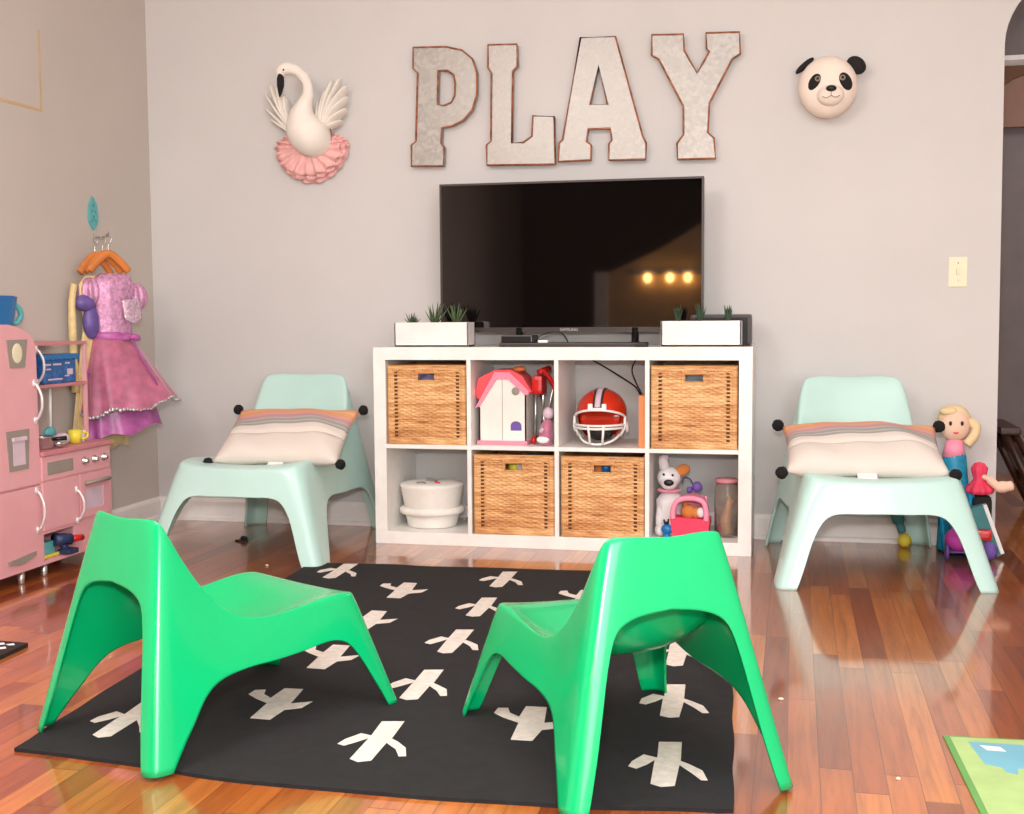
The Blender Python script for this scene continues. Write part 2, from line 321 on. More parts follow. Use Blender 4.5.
# ------------------------------------------------------------------ moulded chairs
def chair_mesh(name, P, mname):
    Na, Nb = 72, 100
    side = resample(crom(P['side'], 12), Nb+1); T = side[0]; K = side[-1]
    def loop_of(back, sd, front, sig):
        L = [back(i/Na*2-1) for i in range(Na)] + [Vector(sd(i/Nb)) for i in range(Nb)]
        L += [front(1-i/Na*2) for i in range(Na)] + [Vector((-q.x, q.y, q.z)) for q in (Vector(sd(1-i/Nb)) for i in range(Nb))]
        n = len(L); out = []
        ks = [(k, math.exp(-k*k/(2*sig*sig))) for k in range(-int(4*sig), int(4*sig)+1)]; S = sum(w_ for _, w_ in ks)
        for i in range(n): out.append(sum((L[(i+k) % n]*w_ for k, w_ in ks), Vector())/S)
        return out
    rim = loop_of(lambda a: Vector((T.x*a, T.y-.01*(1-a*a), T.z-P['dip']*(1-a*a)-.012*abs(a)**7)), lambda b: seglerp(side, b),
                  lambda a: Vector((K.x*a, K.y+.012*(1-a*a), K.z-P['dipf']*(1-a*a))), P['sig'])
    gr, gf = P['gr'], P['gf']
    gnd = loop_of(lambda a: Vector((gr[0]*a, gr[1], 0)), lambda b: Vector((gr[0]+(gf[0]-gr[0])*b, gr[1]+(gf[1]-gr[1])*b, 0)),
                  lambda a: Vector((gf[0]*a, gf[1], 0)), 3.6)
    n = len(rim)
    def S(i, t):
        i %= n; a = int(i); u = i-a
        return rim[a].lerp(rim[(a+1) % n], u).lerp(gnd[a % n].lerp(gnd[(a+1) % n], u), t)
    def halfarch(poly, seg_mid, s_of):  # poly [(x,z)] centre->foot ; returns list of (s,t)
        pts = resample([Vector((x, z, 0)) for x, z in poly], 41); out = []
        for p in pts: out.append(s_of(p.x, p.y))
        return out
    def s_cross(side_rear):
        top = T if side_rear else K; g = gr if side_rear else gf; mid = Na/2 if side_rear else Na+Nb+Na/2
        def fn(x, z):
            R = rim[int(mid)]
            t = 1-z/(top.z if abs(x) > top.x*.7 else R.z+(top.z-R.z)*min(1, abs(x)/(top.x*.7)))
            hw = top.x+(g[0]-top.x)*t; return (min(.93, abs(x)/hw), t)
        return fn
    A_r = halfarch(crom([(*p, 0) for p in P['arch_r']], 8) and [(q.x, q.y) for q in crom([(*p, 0) for p in P['arch_r']], 8)], 0, s_cross(True))
    A_f = halfarch([(q.x, q.y) for q in crom([(*p, 0) for p in P['arch_f']], 8)], 0, s_cross(False))
    def s_side(y, z):
        best = None
        for k in range(0, 241):
            s_ = k/240; R = seglerp(side, s_); t = 1-z/R.z; gy = gr[1]+(gf[1]-gr[1])*s_; yy = R.y+(gy-R.y)*t
            if best is None or abs(yy-y) < best[0]: best = (abs(yy-y), s_, t)
        return best[1:]
    A_s = [s_side(p.x, p.y) for p in resample(crom([(*p, 0) for p in P['arch_s']], 8), 61)]
    # smooth s,t of the side
    for _ in range(3): A_s = [A_s[0]]+[tuple((A_s[i-1][q]+2*A_s[i][q]+A_s[i+1][q])/4 for q in (0, 1)) for i in range(1, len(A_s)-1)]+[A_s[-1]]
    def interp(L, f):
        x = min(max(f, 0), 1)*(len(L)-1); i = min(int(x), len(L)-2); u = x-i
        return tuple(L[i][q]*(1-u)+L[i+1][q]*u for q in (0, 1))
    bot = []
    for i in range(n):
        if i < Na or Na+Nb <= i < Na+Nb+Na:
            rear = i < Na; a = i/Na*2-1 if rear else (i-Na-Nb)/Na*2-1; A = A_r if rear else A_f; a0 = .8
            if abs(a) <= a0:
                lo, hi = 0., 1.
                for _ in range(24):
                    md_ = (lo+hi)/2
                    if a0*(.62*interp(A, md_)[0]/A[-1][0]+.38*md_) < abs(a): lo = md_
                    else: hi = md_
                s_, t_ = interp(A, (lo+hi)/2)
            else: s_, t_ = A[-1][0]+(1-A[-1][0])*(abs(a)-a0)/(1-a0), 1.
            s_ *= (1 if a >= 0 else -1); base = 0 if rear else Na+Nb
            bot.append((base+(s_+1)/2*Na, t_))
        else:
            right = i < Na+Nb+1; b = (i-Na)/Nb if i < Na+Nb else 1-(i-2*Na-Nb)/Nb
            b0, b1 = P['b01']
            if b < b0: s_, t_ = A_s[0][0]*b/b0, 1.
            elif b > b1: s_, t_ = A_s[-1][0]+(1-A_s[-1][0])*(b-b1)/(1-b1), 1.
            else: s_, t_ = interp(A_s, (b-b0)/(b1-b0))
            bot.append((Na+s_*Nb, t_) if i < Na+Nb else (2*Na+Nb+(1-s_)*Nb, t_))
    bm = bmesh.new(); K_ = 44; rows = [[None]*n for _ in range(K_+1)]; wt = {}
    for i in range(n):
        si, ti = bot[i]
        d = si-i
        if d > n/2: d -= n
        if d < -n/2: d += n
        for k in range(K_+1):
            u = k/K_; u2 = u**1.25; us = 1-(1-u)**1.9
            q = bm.verts.new(S(i+d*us, ti*u2)); rows[k][i] = q; wt[q] = max(0., 1-k/11.) if k else 1.
    for k in range(K_):
        for i in range(n): bm.faces.new([rows[k][i], rows[k+1][i], rows[k+1][(i+1) % n], rows[k][(i+1) % n]])
    # dish (seat + backrest surface): Coons patch inside the rim
    def Bk(a): return rim[a]                     # a 0..Na back, left->right
    def Fr(a): return rim[(Na+Nb+(Na-a)) % n]
    def Rt(b): return rim[Na+b]
    def Lt(b): return rim[(2*Na+2*Nb-b) % n]
    dep = crom([(d_, 0, 0) for d_ in P['depth']], 10); tang = side
    G = [[None]*(Nb+1) for _ in range(Na+1)]
    for a in range(Na+1):
        for b in range(Nb+1):
            if a in (0, Na) or b in (0, Nb):
                idx = a if b == 0 else (Na+Nb+Na-a if b == Nb else (Na+b if a == Na else (2*Na+2*Nb-b)))
                G[a][b] = rows[0][idx % n]; continue
            u, v_ = a/Na, b/Nb
            c = Bk(a)*(1-v_)+Fr(a)*v_+Lt(b)*(1-u)+Rt(b)*u-(Bk(0)*(1-u)*(1-v_)+Bk(Na)*u*(1-v_)+Fr(0)*(1-u)*v_+Fr(Na)*u*v_)
            tg = side[min(Nb, b+2)]-side[max(0, b-2)]; nr = Vector((0, -tg.z, tg.y)).normalized()
            aa = abs(2*u-1); dd = seglerp(dep, v_).x
            c = c-nr*dd*(1-aa**2.6)
            q = bm.verts.new(c); G[a][b] = q
            e = min(a, Na-a, b, Nb-b); wt[q] = max(0., 1-e/20.)
    for a in range(Na):
        for b in range(Nb): bm.faces.new([G[a][b], G[a+1][b], G[a+1][b+1], G[a][b+1]])
    for it in range(P['sm']):
        new = {}
        for q, w_ in wt.items():
            if w_ > 0:
                ns = [e.other_vert(q).co for e in q.link_edges]; new[q] = q.co.lerp(sum(ns, Vector())/len(ns), .8*w_)
        for q, c in new.items(): q.co = c
    bmesh.ops.recalc_face_normals(bm, faces=bm.faces)
    up = max(bm.faces, key=lambda f_: f_.calc_center_median().z if abs(f_.normal.z) > .5 else -1)
    if up.normal.z < 0: bmesh.ops.reverse_faces(bm, faces=bm.faces)
    for f_ in bm.faces: f_.smooth = True
    me = bpy.data.meshes.new(name); bm.to_mesh(me); bm.free(); me.materials.append(M[mname])
    o = bpy.data.objects.new(name, me); COL.objects.link(o)
    sm = o.modifiers.new('shell', 'SOLIDIFY'); sm.thickness = P['th']; sm.offset = -1
    return o
KID = dict(side=[(.126, -.238, .511), (.138, -.195, .41), (.152, -.142, .325), (.166, -.092, .270), (.172, -.02, .253), (.177, .07, .260), (.184, .15, .272), (.190, .205, .277), (.197, .25, .265)],
    dip=.022, dipf=.012, sig=6.5, gr=(.236, -.342), gf=(.256, .324), th=.006, sm=22, b01=(.08, .92),
    arch_r=[(0, .352), (.05, .353), (.09, .345), (.119, .318), (.138, .26), (.155, .18), (.172, .10), (.197, 0)],
    arch_f=[(0, .19), (.06, .192), (.11, .188), (.142, .168), (.165, .12), (.185, .06), (.205, 0)],
    arch_s=[(-.292, 0), (-.258, .045), (-.224, .085), (-.188, .128), (-.145, .150), (-.09, .156), (0, .158), (.08, .165), (.15, .173), (.195, .162), (.225, .12), (.255, .06), (.283, 0)],
    depth=[0, .004, .010, .022, .038, .042, .034, .020, .008, 0])
ADU = dict(side=[(.190, -.300, .698), (.203, -.25, .565), (.218, -.19, .455), (.230, -.13, .392), (.237, -.03, .362), (.242, .08, .362), (.248, .2, .380), (.252, .30, .384), (.258, .365, .364)],
    dip=.02, dipf=.012, sig=6.5, gr=(.316, -.420), gf=(.366, .440), th=.009, sm=30, b01=(.09, .92),
    arch_r=[(0, .46), (.07, .46), (.12, .45), (.16, .42), (.182, .35), (.205, .24), (.226, .13), (.25, 0)],
    arch_f=[(0, .249), (.08, .251), (.15, .252), (.192, .238), (.225, .195), (.248, .14), (.27, .07), (.294, 0)],
    arch_s=[(-.34, 0), (-.322, .10), (-.285, .175), (-.22, .207), (-.13, .21), (-.03, .212), (.07, .22), (.15, .219), (.205, .195), (.25, .13), (.29, .06), (.325, 0)],
    depth=[0, .006, .016, .036, .06, .066, .05, .026, .01, 0])
RUGZ = .009
ck = chair_mesh('childs_chair', KID, 'green'); ck.location = (-.373, -2.512, RUGZ); ck.rotation_euler = (0, 0, -.487)
tag(ck, 'green moulded plastic child chair on the left, rear legs at the rug corner', 'chair', 'green child chairs on the rug')
ck2 = ck.copy(); COL.objects.link(ck2); ck2.location = (.535, -2.532, RUGZ); ck2.rotation_euler = (0, 0, .544)
ck2['label'] = 'green moulded plastic child chair on the right, nearest the play mat'
ca = chair_mesh('lounge_chair', ADU, 'mint'); ca.location = (1.150, -.472, 0); ca.rotation_euler = (0, 0, 3.265)
tag(ca, 'mint moulded plastic lounge chair right of the cube shelf, dolls beside it', 'chair', 'mint lounge chairs')
ca2 = ca.copy(); COL.objects.link(ca2); ca2.location = (-1.128, -.492, 0); ca2.rotation_euler = (0, 0, 3.123)
ca2['label'] = 'mint moulded plastic lounge chair left of the cube shelf, near the room corner'

# ------------------------------------------------------------------ cushions
def cushion():
    W, D, H = .50, .36, .050
    t = thing('cushion', 'striped cushion on the left mint chair, lying askew with four black pompoms', 'cushion', (0, 0, 0), 'striped cushions on the mint chairs')
    b = MB()
    for sg in (1, -1):
        def fn(u, v, sg=sg):
            x, y = u*2-1, v*2-1; e = max(0, (1-x**4)*(1-y**4))**.55
            gr = 1-.30*math.exp(-((y+.20)/.05)**2)
            wob = 1+.14*math.sin(4.3*x+2*y)+.09*math.sin(8*x-3+3*y)
            return ((x*W/2)*(1-.05*(1-y*y)), (y*D/2)*(1-.07*(1-x*x)), sg*H*e*(gr if sg > 0 else 1)*wob*(1-.1*y))
        b.grid(fn, 48, 36)
    bmesh.ops.remove_doubles(b.bm, verts=b.bm.verts, dist=.0004)
    obj('cover', b, 'pillow', t)
    for sx in (-1, 1):
        for sy in (-1, 1):
            p = MB(); p.ell((sx*(W/2+.012), sy*(D/2+.004), 0), .020, n=16)
            for q in p.bm.verts: q.co += Vector((random.uniform(-1, 1), random.uniform(-1, 1), random.uniform(-1, 1)))*.0015
            obj('pompom', p, 'pom', t)
    g = MB(); g.box(-.03, .03, -D/2-.022, -D/2+.03, -.012, -.009, bev=.001); lab(obj('care_tag', g, 'tag', t), 'small white care tag')
    return t
cu = cushion(); cu.location = (-1.032, -.60, .450); cu.rotation_euler = (math.radians(29), 0, math.radians(4))
cu2 = dup(cu, (1.132, -.61, .438), math.radians(6), 'striped cushion on the right mint chair, lying square with pompoms at both sides')
cu2.rotation_euler = (math.radians(21), 0, math.radians(3)); cu2.scale = (1.08, 1, 1.1)

# ------------------------------------------------------------------ rug with cactus motifs
def rug():
    a = math.radians(3.85); o = Vector((-.713, -2.807, 0)); b = MB(); b.T = Matrix.Translation(o) @ Matrix.Rotation(a, 4, 'Z')
    ph = random.Random(3); inv = b.T.inverted()
    ring = crom([(-.706, -2.817, 0), (-.43, -2.838, 0), (-.246, -2.872, 0), (.03, -2.884, 0), (.27, -2.880, 0), (.471, -2.869, 0), (.66, -2.845, 0), (.792, -2.825, 0)], 6)[:-1]
    ring += crom([(.795, -2.822, 0), (.775, -2.4, 0), (.749, -1.94, 0), (.725, -1.5, 0), (.695, -.79, 0)], 10)[:-1]
    ring += crom([(.695, -.785, 0), (.40, -.790, 0), (.09, -.808, 0), (-.20, -.822, 0), (-.422, -.836, 0), (-.55, -.826, 0), (-.70, -.850, 0), (-.838, -.847, 0)], 6)[:-1]
    ring += crom([(-.840, -.850, 0), (-.805, -1.4, 0), (-.765, -2.0, 0), (-.73, -2.5, 0), (-.706, -2.817, 0)], 10)[:-1]
    edge = [((inv @ q).x+.002*math.sin(k*.9), (inv @ q).y+.002*math.sin(k*.7+1)) for k, q in enumerate(ring)]
    b.prism(edge, (), 'z', 0, .008)
    dn = [(-.022, .139), (.028, .146), (.026, .033), (.043, .017), (.069, -.014), (.082, -.063), (.067, -.065), (.05, -.028), (.024, .009), (.018, -.099), (-.006, -.108), (-.027, -.095), (-.024, .032), (-.042, .005), (-.062, -.021), (-.078, -.012), (-.073, .019), (-.049, .059), (-.023, .046)]
    up = [(-.020, .098), (.028, .095), (.035, -.014), (.083, .008), (.073, -.04), (.037, -.059), (.027, -.129), (-.022, -.127), (-.022, -.02), (-.062, .012), (-.087, .04), (-.084, .075), (-.061, .08), (-.052, .045), (-.026, .02)]
    def lay(c, shp):
        pts = [(c[0]+x+ph.uniform(-.002, .002), c[1]+y+ph.uniform(-.002, .002)) for x, y in shp]
        b.prism(pts, (), 'z', .0075, .0088, mi=1)
    cols = [(.165, .199, dn, .405, 5), (.46, .385, up, .398, 4), (.766, .137, dn, .405, 5), (1.068, .33, up, .405, 4), (1.383, .092, dn, .408, 5)]
    for x, y0, shp, dy, nn in cols:
        for k in range(nn): lay((x-.007, y0+dy*k-.014), shp)
    single('rug', b, ['rug', 'cactus'], 'flat black woven rug with rows of ivory cactus motifs on the floor', 'rug', base=(-.1, -1.8, 0))
rug()

# ------------------------------------------------------------------ cube shelf
SX = [-.695, -.343, .008, .360, .712]; F = -.40; YS = -.012
def shelf():
    t = thing('cube_shelf', 'white low cube shelf with eight open compartments under the television', 'shelf', (0, -.2, 0))
    for n_, bx in (('top_board', (-.745, .745, F, YS, .74, .79)), ('bottom_board', (-.745, .745, F, YS, 0, .05)), ('side_board', (-.745, -.695, F, YS, .05, .74)), ('side_board', (.695, .745, F, YS, .05, .74))):
        obj(n_, MB().box(*bx, bev=.0015), 'white', t)
    obj('shelf_board', MB().box(-.695, .695, F+.002, YS, .386, .402, bev=.001), 'white', t)
    for x in (SX[1], SX[2], SX[3]):
        for z0, z1 in ((.05, .386), (.402, .74)): obj('divider', MB().box(x-.0167, x, F+.001, YS, z0, z1, bev=.001), 'white', t)
shelf()
def basket():
    W, H, D = .325, .318, .37
    t = thing('wicker_basket', 'woven wicker basket in the top left compartment of the shelf', 'basket', (0, 0, 0), 'wicker baskets in the cube shelf')
    hx, hz0, hz1 = .036, .255, .285
    b = MB()
    def face(y, sg):
        nx, nz = 150, 150
        def P(i, j):
            x = -W/2+W*i/nx; z = H*j/nz
            # weave
            pz, px = .0075, .017; r = math.floor(z/pz); c = x/px*PI+(r % 2)*PI
            h = .0013*math.cos(c)*abs(math.sin(PI*z/pz))+.0014*abs(math.sin(PI*z/pz))-.0012*max(0, math.cos(2*PI*x/px))**6
            gap = 0
            for gx in (-.128, .128):
                if abs(x-gx) < .0075 and .025 < z < .29 and (r % 2) == 0: gap = .004
            if abs(x) > W/2-.018 or z < .018 or z > H-.022: h = .004+.001*math.sin((x+z)*500); gap = 0
            e = min(x+W/2, W/2-x, z, H-z); rd = .006*(1-min(1, e/.008))**2
            if abs(x) < hx+.010 and hz0-.01 < z < hz1+.01: h = .004; gap = 0
            return (x, y+sg*(h-gap-rd), z)
        V = [[b.v(P(i, j)) for j in range(nz+1)] for i in range(nx+1)]
        for i in range(nx):
            for j in range(nz):
                x = -W/2+W*(i+.5)/nx; z = H*(j+.5)/nz
                if abs(x) < hx and hz0 < z < hz1: continue
                if min(abs(x-.128), abs(x+.128)) < .0068 and .028 < z < .288 and math.floor(z/.0075) % 2 == 0: continue
                b.f([V[i][j], V[i+1][j], V[i+1][j+1], V[i][j+1]])
    face(-D/2, -1)
    # inner front lining, coloured dark for the shade in the weave gaps, and hole rim
    b.prism([(-W/2+.006, .004), (W/2-.006, .004), (W/2-.006, H-.004), (-W/2+.006, H-.004)], [[(-hx, hz0), (hx, hz0), (hx, hz1), (-hx, hz1)]], 'y', -D/2+.006, -D/2+.011, mi=1)
    b.prism([(-W/2, 0), (W/2, 0), (W/2, H), (-W/2, H)], [[(-hx, hz0), (hx, hz0), (hx, hz1), (-hx, hz1)]], 'y', D/2-.009, D/2)
    for sx in (-1, 1):
        b.grid(lambda u, v, sx=sx: (sx*(W/2-.003+.0018*math.cos(u*70)*math.cos(v*130)), -D/2+.003+(D-.003)*u, H*v), 70, 60)
        b.box(sx*(W/2-.008)-.003, sx*(W/2-.008)+.003, -D/2+.004, D/2, 0, H, bev=0)
    b.box(-W/2+.004, W/2-.004, -D/2+.005, D/2-.002, .001, .008, bev=0)
    rim = [(-W/2+.004, -D/2+.001, H-.004), (W/2-.004, -D/2+.001, H-.004), (W/2-.004, D/2-.004, H-.004), (-W/2+.004, D/2-.004, H-.004)]
    obj('woven_body', b, ['wicker', 'wicker_shade'], t)
    r = MB()
    for k in range(4): r.tube([rim[k], rim[(k+1) % 4]], .0045, 8)
    obj('rim', r, 'wicker', t)
    h = MB()
    for q in ((-hx, hz0, hx, hz0), (hx, hz0, hx, hz1), (hx, hz1, -hx, hz1), (-hx, hz1, -hx, hz0)):
        h.tube([(q[0], -D/2-.002, q[1]), (q[2], -D/2-.002, q[3])], .0035, 8)
    obj('handle_rim', h, 'wicker', t)
    return t
cx = [(SX[i]+SX[i+1]-.0167)/2 for i in range(4)]
bk = basket(); bk.location = (cx[0]-.001, F+.19+.008, .402)
dup(bk, (cx[3], F+.195, .402), None, 'woven wicker basket in the top right compartment of the shelf, under the dark box')
dup(bk, (cx[1]+.002, F+.195, .05), None, 'woven wicker basket below the dollhouse, bottom row of the shelf')
dup(bk, (cx[2]+.002, F+.195, .05), None, 'woven wicker basket below the football helmet, bottom row of the shelf')
# toys that show through the grips of the lower baskets
for x, z, m_, lb in ((cx[1]-.008, .315, 'yellow', 'yellow ball showing through the grip of the basket below the dollhouse'), (cx[1]+.024, .318, 'plush', 'pale ball showing through the grip of the basket below the dollhouse'), (cx[2]+.008, .318, 'blue', 'blue ball showing through the grip of the basket below the helmet'), (cx[2]-.022, .312, 'plusho', 'tan ball showing through the grip of the basket below the helmet')):
    single('toy_ball', MB().ell((x, F+.065, z), .024, n=16), m_, lb, 'ball')
for x, z, m_, lb in ((cx[1]+.002, .06, 'cloth_in', 'beige cloth filling the basket below the dollhouse'), (cx[2]+.002, .06, 'cloth_in', 'beige cloth filling the basket below the football helmet'), (cx[0], .412, 'lilac_wall_light', 'added lavender filling standing for the lit wall behind the top left basket'), (cx[3], .412, 'grey_wall_light', 'added blue grey filling standing for the lit wall behind the top right basket')):  # upper two are added, coloured like the lit wall through the grips
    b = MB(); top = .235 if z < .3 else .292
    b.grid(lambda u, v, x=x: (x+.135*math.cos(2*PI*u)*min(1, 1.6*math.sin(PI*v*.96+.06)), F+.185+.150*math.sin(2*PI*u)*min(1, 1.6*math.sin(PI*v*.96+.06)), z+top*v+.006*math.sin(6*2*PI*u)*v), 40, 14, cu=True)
    single('basket_filling', b, m_, lb, 'blanket')

# ------------------------------------------------------------------ television and things on the shelf
def tv():
    t = thing('television', 'large flat black television standing on the white cube shelf', 'television', (.0, -.2, .79))
    x0, x1, z0, z1 = -.519, .548, .845, 1.447; y = -.2
    obj('casing', MB().box(x0, x1, y, y+.03, z0, z1, bev=.004).box(x0+.25, x1-.25, y+.03, y+.065, z0+.05, z0+.4, bev=.01), 'black', t)
    fr = MB().prism([(x0, z0), (x1, z0), (x1, z1), (x0, z1)], [[(x0+.008, z0+.02), (x1-.008, z0+.02), (x1-.008, z1-.008), (x0+.008, z1-.008)]], 'y', y-.004, y+.001)
    lab(obj('bezel', fr, 'brownblk', t), 'slim dark grey bezel')
    obj('screen', MB().box(x0+.008, x1-.008, y-.0015, y+.001, z0+.02, z1-.008, bev=0), 'screen', t)
    for x in (-.19, .28):
        f = MB(); f.tube([(x, y-.11, .796), (x, y-.01, .802), (x, y+.005, .86)], [.010, .013, .015], 10).tube([(x, y+.11, .796), (x, y+.01, .802), (x, y+.005, .85)], [.010, .013, .014], 10)
        f.box(x-.04, x+.035, y-.12, y-.09, .790, .799, bev=.003); f.box(x-.04, x+.035, y+.09, y+.12, .790, .799, bev=.003)
        obj('foot', f, 'black', t)
    cu_ = bpy.data.curves.new('logo', 'FONT'); cu_.body = 'SAMSUNG'; cu_.size = .016; cu_.align_x = 'CENTER'; cu_.extrude = .0004
    to = bpy.data.objects.new('tmp', cu_); COL.objects.link(to); dg = bpy.context.evaluated_depsgraph_get(); dg.update()
    me = bpy.data.meshes.new_from_object(to.evaluated_get(dg)); bpy.data.objects.remove(to)
    me.transform(Matrix.Translation(Vector((.015, y-.0048, z0+.005))-Vector((0, -.2, .79))) @ rotm('X', 90)); me.materials.clear(); me.materials.append(M['silver'])
    o = bpy.data.objects.new('brand_lettering', me); COL.objects.link(o); o.parent = t; lab(o, 'small silver lettering on the lower bezel')
tv()
single('media_box', MB().box(-.235, -.11, -.33, -.21, .806, .835, bev=.004), 'black', 'small black media box under the left end of the television', 'media box')
single('sound_bar', MB().box(-.24, .335, -.345, -.20-.135+.13, .7905, .8055, bev=.004), 'brownblk', 'long flat dark brown bar lying under the television', 'sound bar')
single('remote_control', MB().box(.30, .35, -.375, -.348, .7903, .803, bev=.003), 'blackm', 'small black remote by the right foot of the television', 'remote control')
single('power_adapter', MB().box(-.085, -.045, -.34, -.31, .806, .816, bev=.003), 'whitep', 'small white adapter beside the black media box', 'adapter')
ca_ = MB(); ca_.tube(crom([(-.11, -.25, .81), (-.09, -.28, .83), (-.05, -.26, .846), (-.02, -.17, .84), (.0, -.13, .80)], 8), .0022, 6)
single('cable', ca_, 'black', 'thin black cable looping under the television from the media box', 'cable')
def succ(c, n, L, wd, sp, mname, parent):
    b = MB()
    for k in range(n):
        a = 2*PI*k/n*2.4; tl = sp*(.25+.75*k/n); ln = L*random.uniform(.75, 1.05)
        d = Vector((math.cos(a)*math.sin(tl), math.sin(a)*math.sin(tl), math.cos(tl))); p = Vector(c)
        pts = [p+d*ln*q+Vector((0, 0, .12*ln*q*q)) for q in (0, .3, .6, .85, 1)]
        b.tube(pts, [wd*.7, wd, wd*.8, wd*.4, wd*.05], 6, flat=.5)
    obj('succulent', b, mname, parent)
def planter(x0, x1, lb, kinds, first=None):
    t = thing('planter', lb, 'planter', ((x0+x1)/2, -.32, .79), 'white rectangular planters on the shelf')
    y0, y1, z0, z1 = -.375, -.275, .79, .888
    b = MB(); w_ = .008
    b.box(x0, x1, y0, y1, z0, z0+.01, bev=.002).box(x0, x1, y0, y0+w_, z0, z1, bev=.002).box(x0, x1, y1-w_, y1, z0, z1, bev=.002).box(x0, x0+w_, y0, y1, z0, z1, bev=.002).box(x1-w_, x1, y0, y1, z0, z1, bev=.002)
    obj('pot', b, 'planter', t)
    s_ = MB(); s_.box(x0+.006, x1-.006, y0+.006, y1-.006, z0+.05, z1-.012, bev=0); obj('soil', s_, 'soil', t)
    for x, n, L, wd, sp, m_ in kinds: succ((x, -.325, .872), n, L, wd, sp, m_, t)
planter(-.664, -.357, 'white rectangular planter of spiky succulents left of the television', [(-.605, 12, .055, .006, 1.1, 'leaf'), (-.51, 14, .09, .007, .8, 'leaf'), (-.42, 14, .085, .008, .7, 'leaf')])
planter(.400, .702, 'white rectangular planter of upright succulents right of the television', [(.46, 13, .075, .007, .35, 'leafd'), (.545, 13, .075, .007, .4, 'leafd'), (.65, 14, .07, .012, .3, 'leafd')])
b = MB(); b.box(.50, .733, -.24, -.10, .7905, .912, bev=.012)
t = thing('speaker_box', 'dark brown box behind the right planter at the shelf end', 'box', (.62, -.17, .79)); obj('case', b, 'brownblk', t)
obj('front_mesh', MB().box(.515, .72, -.244, -.238, .80, .90, bev=.004), 'blackm', t)

# ------------------------------------------------------------------ letters
LET = {'P': ([(-0.675, 2.037), (-0.532, 2.032), (-0.464, 2.015), (-0.419, 1.977), (-0.4, 1.919), (-0.401, 1.832), (-0.421, 1.769), (-0.46, 1.727), (-0.505, 1.707), (-0.554, 1.7), (-0.558, 1.637), (-0.545, 1.619), (-0.549, 1.542), (-0.689, 1.546), (-0.688, 1.634), (-0.668, 1.648), (-0.656, 1.931), (-0.676, 1.95)], [(-0.567, 1.938), (-0.526, 1.935), (-0.5, 1.916), (-0.493, 1.88), (-0.496, 1.83), (-0.512, 1.802), (-0.543, 1.791), (-0.572, 1.797)]),
'L': ([(-0.351, 2.03), (-0.229, 2.026), (-0.227, 1.938), (-0.247, 1.918), (-0.253, 1.625), (-0.205, 1.626), (-0.168, 1.65), (-0.163, 1.733), (-0.074, 1.726), (-0.072, 1.533), (-0.36, 1.539), (-0.361, 1.622), (-0.342, 1.636), (-0.337, 1.915), (-0.352, 1.938)], []),
'A': ([(0.036, 2.037), (0.179, 2.034), (0.29, 1.633), (0.304, 1.604), (0.301, 1.54), (0.152, 1.542), (0.152, 1.607), (0.164, 1.621), (0.158, 1.669), (0.067, 1.67), (0.06, 1.62), (0.079, 1.605), (0.077, 1.545), (-0.057, 1.543), (-0.054, 1.618), (-0.039, 1.631)], [(0.11, 1.921), (0.147, 1.765), (0.075, 1.768)]),
'Y': ([(0.326, 2.032), (0.452, 2.027), (0.455, 1.965), (0.475, 1.927), (0.507, 1.873), (0.539, 1.926), (0.555, 1.955), (0.544, 1.964), (0.541, 2.027), (0.672, 2.023), (0.676, 1.939), (0.645, 1.921), (0.556, 1.753), (0.551, 1.636), (0.575, 1.614), (0.581, 1.534), (0.431, 1.535), (0.428, 1.599), (0.454, 1.633), (0.453, 1.744), (0.353, 1.936), (0.326, 1.951)], [])}
for ch, (po, ho) in LET.items():
    xs = [p[0] for p in po]; t = thing('wall_letter', 'galvanized metal letter %s with rusty edges on the wall above the television' % ch, 'letter', ((min(xs)+max(xs))/2, 0, min(p[1] for p in po)), 'galvanized letters spelling a word')
    obj('letter_body', MB().prism(po, [ho] if ho else [], 'y', -.036, -.001, side=0), 'galv', t)
    r = MB()
    for L_ in ([po, ho] if ho else [po]): r.tube([(p[0], -.0375, p[1]) for p in L_], .0042, 6, closed=True)
    lab(obj('edge_trim', r, 'rust', t), 'rusty brown raised edge')

